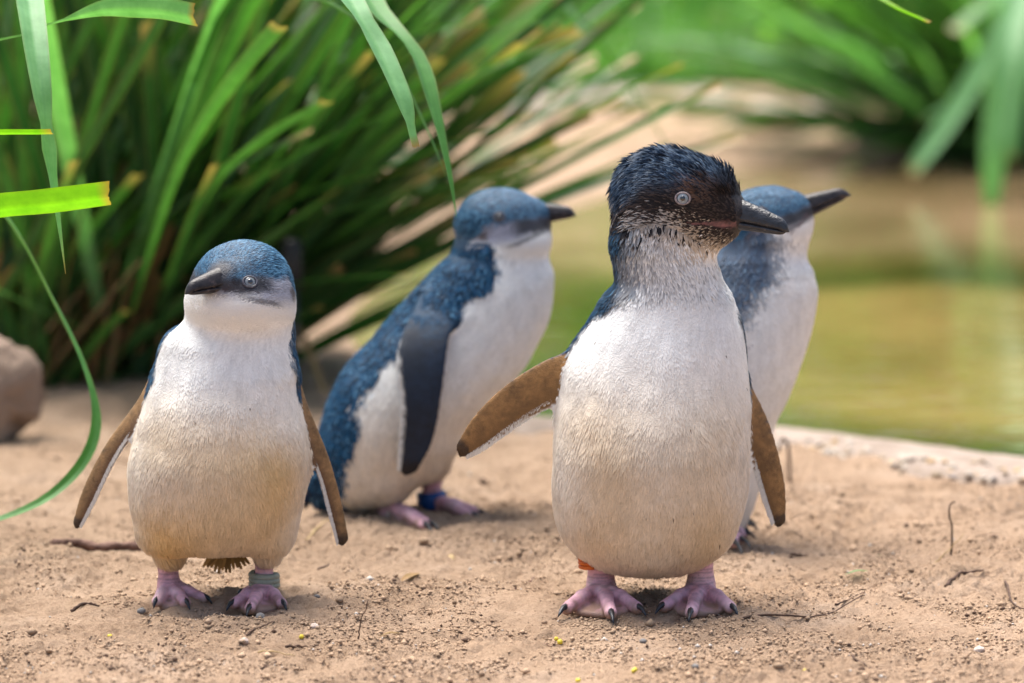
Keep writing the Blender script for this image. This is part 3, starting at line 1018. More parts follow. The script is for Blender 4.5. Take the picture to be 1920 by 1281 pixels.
    mir = hc + (loc * np.array([1, -1, 1])) @ hf
    e1 = hv[np.argmin(np.linalg.norm(V[hv] - mir, axis=1))]
    eyes.append((V[e1], norm(Nv[hv[np.linalg.norm(V[hv] - V[e1], axis=1) < 0.006]].mean(0))))
    er = cfg['eye_r'] * mp
    keep = den > 0
    for pe, ne in eyes:
        keep &= np.linalg.norm(P + D * 0.0025 - pe, axis=1) > er * 1.25
    # keep feathers from growing straight through the beak
    bq = (P - bb) @ hf.T
    keep &= ~((bq[:, 0] > -0.003) & (bq[:, 2] < cfg['beak']['h'] * mp * 0.95) & (bq[:, 2] > -cfg['beak']['h'] * mp * 0.75) & (np.abs(bq[:, 1]) < cfg['beak']['w'] * mp * 0.95))
    if cfg.get('spikes'):
        hk = np.where((rg == 'head') & (((P - hc) @ hf.T / hr)[:, 2] > -0.55) & keep)[0]
        hq = (P[hk] - hc) @ hf.T / hr
        hk = hk[(hq[:, 2] > 0.35) | (hq[:, 0] < -0.30)]
        hk = RNG.choice(hk, cfg['spikes'], replace=False)
        nzs = vnoise(P[hk], 160, 3)
        ln[hk] = RNG.uniform(0.007, 0.0115, len(hk)); wd[hk] = 0.0011; lf[hk] = 0.34 + 0.30 * nzs
        D[hk] += RNG.normal(0, 0.12, (len(hk), 3))
    fr_P, fr_N, fr_D, fr_L = [], [], [], []
    for fo in fl:
        for u_ in np.linspace(0.08, 0.985, 380):
            x = u_ * (len(fo.c) - 1); i_ = min(int(x), len(fo.c) - 2); f_ = x - i_
            lp = lambda A_: A_[i_] * (1 - f_) + A_[i_ + 1] * f_
            for sg in (-1, 1):
                fr_P.append(lp(fo.c) - lp(fo.wd) * lp(fo.w) * (0.77 + RNG.uniform(-.06, .06)) + sg * lp(fo.nd) * lp(fo.th) * 0.86)
                fr_N.append(sg * lp(fo.nd)); fr_D.append(-lp(fo.wd) + lp(fo.ax) * 0.5); fr_L.append(lp(fo.w) * 0.30 + 0.0008 + RNG.uniform(0, .0012))
    fr_P, fr_N, fr_D, fr_L = map(np.array, (fr_P, fr_N, fr_D, fr_L))
    fw = WHITE * RNG.uniform(0.8, 1.02, (len(fr_P), 1))
    FV, FT, FC = feathers(fr_P, norm(fr_N), fr_D, fr_L, np.full(len(fr_P), 0.0013), np.full(len(fr_P), -0.38), fw * 0.95, fw, sink=0.0)
    V2, T2, C2 = feathers(P[keep], Nn[keep], D[keep], ln[keep], wd[keep], lf[keep], np.clip(c0[keep], 0, 1), np.clip(c1[keep], 0, 1))
    T2 = np.concatenate([T2, FT + len(V2)]); V2 = np.concatenate([V2, FV]); C2 = np.concatenate([C2, FC])
    link('plumage', mesh_np('plumage', V2 - base, tris=T2, cols=C2, smooth_shade=False), M['plumage'], root_o, kind='stuff')
    # ---- eyes
    for pe, ne in eyes:
        v, q, t = dome(pe - ne * 0.0006 - base, ne, er, er * 0.42)
        eo = link('eye', mesh_np('eye', v, q, t), M[cfg.get('iris', 'iris')], root_o)
        v, q, t = dome(pe + ne * er * 0.30 - base, ne, er * 0.42, er * 0.16)
        link('pupil', mesh_np('pupil', v, q, t), M['pupil'], eo)
        v, q, t = ringmesh(pe + ne * er * 0.04 - base, ne, er * 1.02, er * 0.17, (1.12, 0.92))
        link('eyelid', mesh_np('eyelid', v, q, t), M[cfg.get('lid', 'eyelid_dark')], eo)
        v, q, t = ringmesh(pe + ne * er * 0.10 - base, ne, er * 0.90, er * 0.07)
        link('eye_ring', mesh_np('eye_ring', v, q, t), M['pupil'], eo)
    # ---- beak
    B = cfg['beak']; bl_, bh, bw = B['len'] * mp, B['h'] * mp, B['w'] * mp
    bf = frame(B.get('yaw', cfg['head_dir'][0]), B.get('pitch', cfg['head_dir'][1]))
    bm = M[B.get('mat', 'beak')]
    v, q, t = loft_beak(bb - bf[0] * 0.007, bf, bl_ + 0.007, bw, bh, bh * 0.30, B.get('droop', 0.1) * bh, B.get('hook', 0.35) * bh, groove=0.30)
    link('upper_beak', mesh_np('upper_beak', v - base, q, t), bm, root_o)
    v, q, t = loft_beak(bb - bf[0] * 0.007 - bf[2] * bh * 0.31, bf, bl_ * 0.94 + 0.007, bw * 0.90, bh * 0.20, bh * 0.42, (B.get('droop', 0.1) - 0.16) * bh, 0.0)
    link('lower_beak', mesh_np('lower_beak', v - base, q, t), bm, root_o)
    # ---- claws
    for a, b, r in claws:
        d = b - a
        m1 = a + d * 0.5 + np.array([0, 0, 0.0022])
        v, q, t = tube(spline([a - d * 0.25, a + d * 0.15 + np.array([0, 0, .001]), m1, b], 9), r * np.array([.9, 1, 1, .95, .85, .72, .58, .4, .12]), 8)
        link('claw', mesh_np('claw', v - base, q, t), M['claw'], root_o)
    # ---- tail
    if 'tail' in cfg:
        tc = cfg['tail']; V3, T3, C3 = [], [], []; nn = 0
        a0, a1 = pt(*tc['root']), pt(*tc['tip'])
        ax = a1 - a0
        k = tc['n']
        for i in range(k):
            s = (i / (k - 1) - 0.5) * 2
            side = np.array(tc['side'], float) * s * tc['spread'] * mp
            p0 = a0 + side * 0.35 + RNG.normal(0, 0.001, 3); p1 = a0 + ax * (1 - 0.25 * s * s + RNG.uniform(-.12, .05)) + side
            ww = norm(np.cross(p1 - p0, [0.2, 1, 0.1])) * tc['w'] * mp
            q = np.array([p0 - ww * .6, p0 + ww * .6, (p0 + p1) / 2 + ww + np.array([0, -.0015, 0]), (p0 + p1) / 2 - ww + np.array([0, -.0015, 0]), p1 + ww * .45, p1 - ww * .45])
            q2 = q + np.array([0, 0.0009, 0.0003])
            V3 += [q, q2]
            c = np.array(tc['col']) * RNG.uniform(0.55, 1.2)
            C3 += [np.tile(c, (6, 1))] * 2
            T3 += [(nn, nn + 1, nn + 2, nn + 3), (nn + 3, nn + 2, nn + 4, nn + 5), (nn + 6, nn + 9, nn + 8, nn + 7), (nn + 9, nn + 11, nn + 10, nn + 8)]
            nn += 12
        link('tail', mesh_np('tail', np.vstack(V3) - base, T3, cols=np.vstack(C3)), M['plumage'], root_o)
    # ---- leg bands
    for bd in cfg.get('bands', []):
        p0, p1 = pt(*bd['a']), pt(*bd['b'])
        axd = norm(p1 - p0); R_ = bd['R'] * mp; r_ = bd['r'] * mp
        if bd['kind'] == 'coil':
            turns = bd['turns']; n = int(turns * 26)
            s = norm(np.cross(axd, [0, 1, 0])); u = np.cross(s, axd)
            t = np.linspace(0, 1, n)
            ph = t * turns * 2 * math.pi + 1.2
            pts = p0 + (p1 - p0) * t[:, None] + (np.cos(ph)[:, None] * s + np.sin(ph)[:, None] * u) * R_
            v, q, tt = tube(pts, r_, 10)
        else:
            prof = [(-1, R_ - r_ * .4), (-1, R_), (-.8, R_ + r_ * .5), (.8, R_ + r_ * .5), (1, R_), (1, R_ - r_ * .4)]
            s = norm(np.cross(axd, [0, 1, 0])); u = np.cross(s, axd); mid = (p0 + p1) / 2; half = np.linalg.norm(p1 - p0) / 2
            v = []; q = []; n = 32; m_ = len(prof)
            for i in range(n):
                a = 2 * math.pi * i / n
                for hh, rr in prof:
                    v.append(mid + axd * hh * half + (s * math.cos(a) + u * math.sin(a)) * rr)
            for i in range(n):
                for j in range(m_):
                    i2, j2 = (i + 1) % n, (j + 1) % m_
                    q.append((i * m_ + j, i * m_ + j2, i2 * m_ + j2, i2 * m_ + j))
            v = np.array(v); tt = []
        link('leg_band', mesh_np('leg_band', v - base, q, tt), M[bd['mat']], root_o)
    print('penguin', len(V), len(Q), keep.sum())
    return root_o


# ---- head colours
def blue_head(face_u=0.10, cheek=GREY, chin=WHITE):
    def f(hfw, hs, hu, n1, n2, n3, rnd, n):
        line = face_u + 0.10 * np.abs(hfw) - 1.5 * np.maximum(0, -hfw - 0.35)
        crown = smooth(-0.09, 0.09, hu - line + 0.06 * n1 + 0.05 * n2)
        wl = -0.42 + 0.25 * smooth(0.2, 0.9, hfw)
        white = smooth(0.26, -0.20, hu - wl + 0.10 * n1 + 0.06 * n2)
        c = np.tile(cheek, (n, 1)) * (1 + 0.35 * n1 + 0.3 * n2 + 0.5 * (rnd[:, 1] - 0.5))[:, None]
        c = mix(c, np.tile(chin, (n, 1)), white)
        # dark lore and ear spot
        lore = smooth(0.34, 0.10, np.abs(hu - face_u + 0.12 - 0.06 * hfw) + 0.06 * n2) * smooth(0.02, 0.40, hfw)
        c = mix(c, np.tile(np.array([0.020, 0.022, 0.030]), (n, 1)), lore * 0.95)
        strk = smooth(0.10, 0.02, np.abs(hu + 0.26 + 0.35 * (0.75 - hfw) + 0.04 * n1)) * smooth(-0.1, 0.25, hfw) * smooth(1.0, 0.7, hfw)
        c = mix(c, np.tile(np.array([0.05, 0.05, 0.06]), (n, 1)), strk * 0.7)
        ear = smooth(0.22, 0.06, np.hypot(hfw + 0.45, (hu + 0.15) * 0.8) + 0.05 * n2)
        c = mix(c, np.tile(BROWN, (n, 1)), ear * 0.7)
        b1 = mix(np.tile(BLUE, (n, 1)), np.tile(BLUE_L, (n, 1)), np.clip(0.05 + 0.95 * rnd[:, 2] ** 2.2 + 0.25 * n2, 0, 1))
        b1 = mix(b1, np.tile(NAVY, (n, 1)), (rnd[:, 3] < 0.38) * 0.75)
        b0 = np.tile(BLUE * 0.3, (n, 1))
        return mix(c * 0.85, b0, crown), mix(c, b1, crown)
    return f


def dark_head():
    def f(hfw, hs, hu, n1, n2, n3, rnd, n):
        crown = smooth(0.0, 0.55, hu + 0.12 * n1 + 0.75 * smooth(0.05, -0.75, hfw) - 0.35 * smooth(0.2, 0.8, hfw))
        face = np.tile(np.array([0.024, 0.020, 0.020]), (n, 1)) * (1 + 0.4 * n1 + 0.5 * (rnd[:, 1] - 0.5))[:, None]
        face = mix(face, np.tile(np.array([0.13, 0.095, 0.08]), (n, 1)), (rnd[:, 2] > 0.80) * 0.6)
        cr = mix(np.tile(DARK, (n, 1)), np.tile(np.array([0.04, 0.078, 0.14]), (n, 1)), np.clip(rnd[:, 2] * 1.3 + 0.3 * n2, 0, 1))
        cr = mix(cr, np.tile(np.array([0.20, 0.28, 0.38]), (n, 1)), (rnd[:, 3] > 0.72) * 0.7)
        # tawny streak on the forehead
        tw = smooth(0.42, 0.10, np.hypot(hfw - 0.62, hu - 0.42)) * (rnd[:, 4] > 0.45)
        cr = mix(cr, np.tile(np.array([0.26, 0.15, 0.10]), (n, 1)), tw * 0.8)
        face = mix(face, np.tile(np.array([0.26, 0.15, 0.10]), (n, 1)), tw * 0.6)
        c1 = mix(face, cr, crown); c0 = np.tile(DARK * 0.6, (n, 1))
        # grizzled cheek, pink skin at the gape, pale chin
        pz = smooth(0.02, -0.75, hu + 0.14 * n1 + 0.10 * hfw) * (0.30 + 0.70 * smooth(-0.55, 0.35, hfw))
        pale = np.tile(np.array([0.60, 0.57, 0.54]), (n, 1)) * (0.55 + 0.6 * rnd[:, 1])[:, None]
        pale = mix(pale, np.tile(np.array([0.66, 0.54, 0.40]), (n, 1)), smooth(0.2, 0.7, hfw) * 0.7)
        gg = rnd[:, 5] < pz
        c1[gg] = pale[gg]
        c0[gg] = mix(c0, pale * 0.75, smooth(0.55, 0.95, pz))[gg]
        return c0, c1
    return f


PENG = []
# left penguin, facing the camera, head turned to its right
PENG.append(dict(
    label='penguin on the left facing forward with grey-green rings round one leg', seed=3,
    Y0=2.985, base_px=(410, 1140), body_yaw=0, head_dir=(-46, -3), neck=(606, 570), join=(-0.80, -1.02), gape=(54, 0.45, 8, (0.035, 0.022, 0.026)), iris='iris_mid', mask=40,
    rows=[(1034, 396, 420, 14, 12), (1026, 300, 512, 12, 84), (1010, 266, 543, 8, 116), (975, 252, 562, 0, 138), (928, 243, 572, -6, 148), (869, 242, 575, -8, 150),
          (811, 256, 568, -4, 142), (758, 272, 558, 2, 132), (723, 281, 556, 8, 124), (694, 288, 559, 12, 118), (664, 296, 556, 14, 108),
          (640, 306, 551, 15, 100), (620, 322, 547, 16, 90), (596, 354, 538, 16, 76), (560, 386, 520, 14, 60), (530, 400, 510, 10, 40)],
    lumps=[((320, 1004, -2), (48, 70, 58)), ((500, 1002, -2), (46, 70, 55))],
    head=[((454, 526, 6), (90, 88, 75), 0.012), ((436, 566, -20), (82, 86, 46), 0.016), ((458, 574, 6), (82, 83, 42), 0.024)],
    beak=dict(base=(412, 527, -78), len=77, h=30, w=28, yaw=-52, pitch=-3, mat='beak_b', hook=0.24, droop=0.30),
    eye=(470, 523), eye_r=11.5, lid='eyelid_dark',
    flippers=[dict(lead=[(300, 690, 30), (262, 752, 40), (203, 828, 42), (160, 910, 36), (139, 975, 30)],
                   trail=[(300, 760, 0), (262, 796, 20), (216, 860, 28), (178, 938, 26), (150, 990, 26)], outer=0),
              dict(lead=[(545, 690, 30), (583, 785, 40), (614, 858, 42), (640, 938, 38), (650, 1000, 30)],
                   trail=[(535, 745, 0), (570, 828, 24), (597, 890, 28), (615, 952, 28), (634, 1022, 26)], outer=0)],
    legs=[dict(top=(314, 1040, 4), ankle=(317, 1104, 4), r=(20, 19), toes=[(288, 1141), (356, 1144), (398, 1133)], hallux=(361, 1106)),
          dict(top=(496, 1040, 4), ankle=(494, 1114, 4), r=(17, 18), toes=[(424, 1146), (462, 1157), (538, 1146)], hallux=(444, 1117))],
    bands=[dict(kind='coil', a=(495, 1074, 4), b=(496, 1102, 4), R=24, r=6.2, turns=3.3, mat='band_grey')],
    tail=dict(root=(425, 1022, 95), tip=(424, 1074, 130), n=13, side=(1, 0, 0), spread=44, w=5, col=(0.30, 0.19, 0.07)),
    thr=[(1060, 125), (880, 118), (780, 104), (720, 84), (680, 74), (640, 72), (606, 84), (580, 100), (540, 110)], soft=6, soft_neck=8,
    stain_bounce=(670, 850, 1.0), silk=(700, 800), fringe=(1000, 1050), hlen=(0.0045, 0.0075), hlift=0.10, hwid=0.0013, head_density=2.2,
    head_paint=blue_head(0.16), n_feathers=95000))

# back-left penguin, in profile, leaning
PENG.append(dict(
    label='blue-backed penguin in profile with a blue leg band, standing further back', seed=23,
    Y0=3.395, base_px=(780, 985), body_yaw=84, bscale=1.12, head_dir=(97, 2), neck=(540, 480), join=(-0.70, -0.95), gape=(40, 0.5, 7, (0.04, 0.04, 0.06)),
    rows=[(962, 655, 668, 0, 10), (945, 628, 722, 0, 50), (922, 604, 756, 0, 85), (888, 588, 826, 0, 108), (840, 590, 866, 0, 122), (790, 603, 893, 0, 130), (740, 622, 936, 0, 134),
          (690, 650, 982, 0, 132), (640, 692, 1010, 0, 126), (590, 737, 1031, 0, 116), (540, 783, 1038, 0, 106), (505, 815, 1036, 0, 94),
          (478, 842, 1022, 0, 84), (450, 862, 1010, 0, 70), (420, 900, 985, 0, 30)],
    lumps=[((732, 896, -40), (44, 58, 50)), ((804, 860, 40), (42, 55, 48)), ((600, 905, 0), (22, 34, 40))],
    head=[((938, 420, 0), (86, 76, 68), 0.014), ((962, 452, -4), (70, 74, 42), 0.014)],
    beak=dict(base=(1018, 402, 0), len=62, h=25, w=20, yaw=82, pitch=8, mat='beak_b', hook=0.32, droop=0.2),
    eye=(940, 403), eye_r=9, iris='iris_dark',
    flippers=[dict(lead=[(856, 552, -70), (846, 600, -116), (836, 660, -148), (826, 740, -165), (812, 815, -160), (785, 866, -150)],
                   trail=[(800, 560, -70), (762, 620, -116), (744, 685, -148), (754, 760, -165), (751, 830, -160), (748, 884, -150)], outer=0, all_top=1),
              dict(lead=[(850, 585, 100), (840, 650, 130), (830, 740, 140), (815, 800, 140), (790, 850, 130)],
                   trail=[(790, 610, 100), (765, 680, 130), (765, 760, 140), (762, 820, 140), (768, 870, 130)], outer=0, all_top=1)],
    legs=[dict(top=(727, 935, -40), ankle=(730, 982, -40), r=(18, 17), toes=[(812, 1000), (824, 996), (806, 988)]),
          dict(top=(810, 900, 30), ankle=(810, 958, 30), r=(18, 17), toes=[(905, 980), (918, 972), (902, 965)], hallux=None)],
    bands=[dict(kind='band', a=(808, 922, 30), b=(811, 952, 30), R=25, r=6, mat='band_blue')],
    tail=dict(root=(606, 890, 0), tip=(574, 950, 0), n=9, side=(0.3, 1, 0), spread=40, w=6, col=(0.012, 0.018, 0.035)),
    thr=[(960, 122), (900, 116), (800, 118), (720, 127), (650, 118), (610, 101), (540, 91), (490, 96), (440, 110)], soft=7, soft_neck=4,
    stain_bounce=(680, 860, 0.75), silk=(640, 740), fringe=(890, 945), hlen=(0.004, 0.007), hlift=0.08, head_density=1.6,
    head_paint=blue_head(0.10, cheek=np.array([0.28, 0.29, 0.36])), n_feathers=70000))

# big penguin in front, head turned to its left
PENG.append(dict(
    label='tall pale-bellied penguin in front with dark head turned to show its beak in profile', seed=41,
    Y0=2.985, base_px=(1220, 1150), body_yaw=0, head_dir=(66, -14), neck=(600, 510), join=(-0.55, -1.0), gape=(62, 0.10, 8, (0.34, 0.15, 0.15)),
    rows=[(1074, 1195, 1255, 4, 20), (1066, 1140, 1300, 2, 70), (1050, 1098, 1336, 0, 104), (1022, 1068, 1368, -6, 132), (980, 1046, 1388, -12, 152), (920, 1035, 1402, -16, 164),
          (850, 1035, 1406, -16, 168), (790, 1043, 1405, -10, 162), (740, 1053, 1403, -2, 152), (690, 1063, 1399, 4, 140), (640, 1084, 1395, 8, 128),
          (600, 1106, 1388, 10, 116), (560, 1131, 1373, 10, 104), (525, 1155, 1354, 8, 96), (490, 1158, 1344, 6, 92), (450, 1158, 1338, 4, 86), (410, 1175, 1320, 2, 70), (370, 1220, 1300, 2, 30)],
    head=[((1262, 368, 0), (112, 80, 85), 0.012), ((1316, 362, -20), (66, 60, 56), 0.014), ((1298, 410, -8), (86, 66, 52), 0.014), ((1236, 410, 4), (66, 72, 84), 0.026)],
    beak=dict(base=(1380, 404, -46), len=106, h=37, w=25, yaw=68, pitch=-5, mat='beak', hook=0.12, droop=0.38),
    eye=(1278, 368), eye_r=11.6, lid='eyelid',
    flippers=[dict(lead=[(1100, 652, 6), (1040, 670, 14), (960, 716, 16), (900, 774, 14), (866, 824, 12)],
                   trail=[(1100, 740, -4), (1040, 757, 6), (975, 794, 8), (915, 836, 10), (874, 858, 12)], outer=0, under=(0.26, 0.135, 0.045)),
              dict(lead=[(1388, 700, 40), (1424, 768, 48), (1453, 838, 46), (1470, 908, 40), (1472, 966, 34)],
                   trail=[(1375, 790, 10), (1402, 842, 24), (1416, 884, 28), (1432, 936, 28), (1450, 984, 26)], outer=0, under=(0.24, 0.125, 0.042))],
    legs=[dict(top=(1126, 1030, 6), ankle=(1127, 1106, 6), r=(25, 25), toes=[(1046, 1157), (1150, 1168), (1212, 1156)], hallux=(1178, 1128), rt=0.0060),
          dict(top=(1314, 1030, 6), ankle=(1314, 1104, 6), r=(23, 25), toes=[(1228, 1152), (1291, 1166), (1384, 1155)], hallux=(1262, 1124), rt=0.0060)],
    bands=[dict(kind='coil', a=(1106, 1042, -16), b=(1108, 1062, -16), R=20, r=4, turns=2.6, mat='band_orange')],
    tail=dict(root=(1225, 1030, 110), tip=(1225, 1078, 150), n=9, side=(1, 0, 0), spread=36, w=5, col=(0.03, 0.03, 0.035)),
    thr=[(1070, 130), (900, 122), (760, 110), (690, 96), (620, 80), (560, 86), (520, 118), (470, 124), (420, 112)], soft=7, soft_neck=40, speckle=0.8, neck_blend=(-0.30, -1.30), dark_back=1,
    stain_bounce=(600, 860, 0.92), silk=(640, 780), fringe=(1030, 1062), hlen=(0.0045, 0.0095), hlift=0.24, hwid=0.0013, head_density=2.8,
    head_paint=dark_head(), n_feathers=110000, spikes=2600))

# penguin half hidden behind the big one
PENG.append(dict(
    label='penguin half hidden behind the tallest one, beak pointing up over the pond', seed=61,
    Y0=3.285, base_px=(1380, 1025), body_yaw=78, head_dir=(98, 10), neck=(540, 480), join=(-0.4, -0.8), gape=(40, 0.6, 7, (0.12, 0.08, 0.09)),
    rows=[(1010, 1330, 1345, 10, 10), (990, 1296, 1385, 10, 70), (950, 1272, 1412, 10, 100), (870, 1255, 1432, 8, 118), (800, 1250, 1452, 6, 126), (750, 1255, 1476, 4, 128),
          (690, 1265, 1500, 2, 126), (620, 1282, 1521, 0, 118), (550, 1306, 1533, 0, 106), (510, 1326, 1527, 0, 94), (480, 1340, 1514, 0, 84), (450, 1356, 1508, 0, 74),
          (415, 1375, 1500, 0, 60), (385, 1400, 1470, 0, 24)],
    head=[((1432, 408, 0), (82, 68, 58), 0.014), ((1462, 430, -2), (56, 58, 42), 0.016)],
    beak=dict(base=(1502, 394, 0), len=97, h=28, w=21, yaw=92, pitch=22, mat='beak_b', hook=0.3, droop=0.1),
    eye=(1428, 392), eye_r=9, iris='iris_dark',
    flippers=[dict(lead=[(1375, 610, -110), (1350, 690, -140), (1330, 770, -140), (1315, 850, -130)], trail=[(1310, 640, -110), (1290, 710, -140), (1285, 780, -140), (1295, 850, -130)], outer=0, all_top=1),
              dict(lead=[(1420, 610, 95), (1395, 690, 130), (1370, 770, 130), (1345, 850, 120)], trail=[(1350, 640, 95), (1330, 710, 130), (1320, 780, 130), (1325, 850, 120)], outer=0, all_top=1)],
    legs=[dict(top=(1345, 970, -30), ankle=(1352, 1010, -30), r=(18, 18), toes=[(1392, 1040), (1410, 1030), (1420, 1012)], cut=0.62),
          dict(top=(1340, 970, 45), ankle=(1344, 996, 45), r=(18, 18), toes=[(1410, 1002), (1424, 994), (1420, 984)], cut=0.62)],
    thr=[(1000, 122), (800, 120), (690, 112), (620, 104), (560, 96), (500, 92), (450, 96), (410, 100)], soft=24, soft_neck=14, speckle=0.3, grey_back=1,
    stain_bounce=(800, 950, 0.3), silk=(650, 750), fringe=(930, 990), hlen=(0.004, 0.007), hlift=0.10, head_density=1.6,
    head_paint=blue_head(0.05, cheek=np.array([0.20, 0.21, 0.27])), n_feathers=60000))
for c in PENG:
    for f in c['flippers']:
        if f.get('all_top'):
            f['under'] = (0.007, 0.018, 0.042)
    for l in c['legs']:
        if l.get('hallux', 0) is None:
            l.pop('hallux')
    build_penguin(c)

# ------------------------------------------------------------------ pond edge: a low pale concrete lip with pebbles set in it
rim_px = [(2250, 893), (1920, 862), (1690, 830), (1450, 802), (1220, 790), (1000, 782), (900, 752)]
rim_c = spline([ground_at(x, y) for x, y in rim_px], 90)
rim_c[:, 2] = 0
tg = norm(np.gradient(rim_c, axis=0)); outw = np.stack([tg[:, 1], -tg[:, 0], np.zeros(len(tg))], -1)
outw *= np.sign((outw[:, 1] * -1).mean())
prof = [(-0.020, -0.09), (-0.017, -0.006), (-0.004, 0.001), (0.03, 0.005), (0.07, 0.009), (0.105, 0.010), (0.13, 0.003), (0.145, -0.02)]
RV = []
for i, (c, o) in enumerate(zip(rim_c, outw)):
    for j, (d, z) in enumerate(prof):
        nz = vnoise(np.array([[c[0] * 1.0, c[1], j * 0.13]]), 22, 77)[0]; nz2 = vnoise(np.array([[c[0], c[1], j * 0.21]]), 70, 78)[0]
        RV.append(c + o * (d + (0.006 * nz + 0.003 * nz2) * (j > 1)) + np.array([0, 0, z + (0.0025 * nz + 0.0015 * nz2) * (j > 0)]))
RV = np.array(RV); k = len(prof)
RQ = [(i * k + j, (i + 1) * k + j, (i + 1) * k + j + 1, i * k + j + 1) for i in range(len(rim_c) - 1) for j in range(k - 1)]
rim0 = rim_c[30].copy()
rim = empty('pond_edge', rim0, 'low pale concrete lip with pebbles along the near side of the pond', 'pond edge')
link('lip', mesh_np('lip', RV - rim0, RQ), M['concrete'], rim)


def blob(r, seed, nu=12, nv=8, amp=0.25, sq=(1, 1, 1), fr=2.0):
    """uneven stone"""
    V = [(0, 0, 1)]; Q = []; T = []
    for i in range(1, nv):
        a = math.pi * i / nv
        for j in range(nu):
            b = 2 * math.pi * j / nu
            V.append((math.sin(a) * math.cos(b), math.sin(a) * math.sin(b), math.cos(a)))
    V.append((0, 0, -1)); V = np.array(V)
    V = V * (1 + amp * vnoise(V + 7, fr, seed) + amp * 0.4 * vnoise(V + 3, fr * 2.5, seed + 1))[:, None] * np.array(sq) * r
    last = len(V) - 1
    for j in range(nu):
        k2 = (j + 1) % nu
        T.append((0, 1 + j, 1 + k2)); T.append((last, 1 + (nv - 2) * nu + k2, 1 + (nv - 2) * nu + j))
    for i in range(nv - 2):
        for j in range(nu):
            k2 = (j + 1) % nu
            Q.append((1 + i * nu + j, 1 + (i + 1) * nu + j, 1 + (i + 1) * nu + k2, 1 + i * nu + k2))
    return V, Q, T


peb_mats = [mat_noise('edge_pebble_%d' % i, [(0.3, np.array(c) * 0.75), (0.7, c)], 200, rough=0.6) for i, c in
            enumerate([(0.44, 0.36, 0.29), (0.42, 0.32, 0.22), (0.50, 0.33, 0.16), (0.36, 0.31, 0.28), (0.50, 0.43, 0.35)])]
peb_me = []
for i in range(10):
    v, q, t = blob(1.0, 300 + i, 8, 5, 0.2, (1, 0.8, 0.6))
    me = mesh_np('pebble', v, q, t); me.materials.append(peb_mats[i % 5]); peb_me.append(me)
for i in range(240):
    t = min(0.999, RNG.beta(1.3, 1.6) * 0.72) * (len(rim_c) - 1); a = int(t)
    d = RNG.normal(0.122, 0.011)
    p = rim_c[a] + (rim_c[a + 1] - rim_c[a]) * (t - a) + outw[a] * d
    o = bpy.data.objects.new('pebble', peb_me[i % 10]); COL.objects.link(o); o.parent = rim
    r = RNG.uniform(0.003, 0.0065)
    o.location = (p[0] - rim0[0], p[1] - rim0[1], max(0.001, 0.009 - max(0, d - 0.10) * 0.3) + RNG.uniform(-0.001, 0.003)); o.scale = (r, r, r)
    o.rotation_euler = (RNG.uniform(-.5, .5), RNG.uniform(-.5, .5), RNG.uniform(0, 6.28))

# ------------------------------------------------------------------ strap-leaved plants
UPZ = np.array([0, 0, 1.0])


def leaf(parent, base, pts, width, mat, cut=True, var=0.5, fold=0.18, roll=0.0, wprof=None, nseg=14, brown=0.05, dead=0.0, name='leaf', ncol=5):
    P = spline(pts, nseg)
    t = np.linspace(0, 1, nseg)
    tan = norm(np.gradient(P, axis=0))
    side = np.cross(tan, UPZ); bad = np.linalg.norm(side, axis=1) < 0.15
    side[bad] = np.array([1.0, 0, 0]); side = norm(side)
    for i in range(1, nseg):
        if side[i] @ side[i - 1] < 0:
            side[i] *= -1
    nrm = np.cross(side, tan)
    ro = roll if np.ndim(roll) else np.full(nseg, roll)
    if np.ndim(roll):
        ro = np.interp(t, np.linspace(0, 1, len(roll)), roll)
    sd_ = side * np.cos(ro)[:, None] + nrm * np.sin(ro)[:, None]
    nr_ = nrm * np.cos(ro)[:, None] - side * np.sin(ro)[:, None]
    if wprof is None:
        wp = 0.62 + 0.38 * smooth(0, 0.3, t)
        wp = wp * (1 - 0.22 * t) if cut else wp * np.clip((1 - t) * 2.6, 0.03, 1)
    else:
        wp = np.interp(t, np.linspace(0, 1, len(wprof)), wprof)
    W = (width * 0.5 * wp)[:, None]
    xs = np.linspace(-1, 1, ncol)
    V = np.stack([P + sd_ * W * x - nr_ * W * fold * 1.9 * (1 - abs(x)) for x in xs], 1).reshape(-1, 3)
    if cut:
        j = RNG.uniform(-0.5, 0.5, ncol) * width * 0.07 + xs * width * RNG.uniform(-.22, .22)
        V[-ncol:] += tan[-1] * j[:, None]
    R_ = np.clip(dead + smooth(1 - brown, 1.0, t) * (0.9 if brown else 0), 0, 1)
    if cut and brown:
        R_ = np.maximum(R_, (t >= t[-1]) * 0.9)
    vein = RNG.uniform(-.16, .16, ncol) * (1.5 if ncol > 5 else .6); vein[ncol // 2] += .25
    blot = np.repeat(vnoise(P, 35, 12) * .14, ncol)
    C = np.stack([np.clip(np.repeat(R_, ncol) + np.tile((np.abs(xs) > .95) * .18, nseg), 0, 1),
                  np.clip(var + np.tile(vein, nseg) + blot + RNG.normal(0, .03, nseg * ncol), 0, 1), np.zeros(nseg * ncol)], -1)
    Q = [(i * ncol + j, i * ncol + j + 1, (i + 1) * ncol + j + 1, (i + 1) * ncol + j) for i in range(nseg - 1) for j in range(ncol - 1)]
    return link(name, mesh_np(name, V - base, Q, cols=C), M[mat], parent)


def grow(p0, az, el, length, droop, n=8, bend=0.0):
    pts = [np.array(p0, float)]
    for i in range(n):
        t = (i + 0.5) / n
        e = math.radians(el - droop * t ** 1.6); a = math.radians(az + bend * t)
        pts.append(pts[-1] + length / n * np.array([math.cos(e) * math.sin(a), -math.cos(e) * math.cos(a), math.sin(e)]))
    return pts


cl0 = ground_at(165, 700)
clump = empty('strap_leaf_plant', cl0, 'big dark green strap-leaved clump filling the upper left behind the penguins', 'plant')
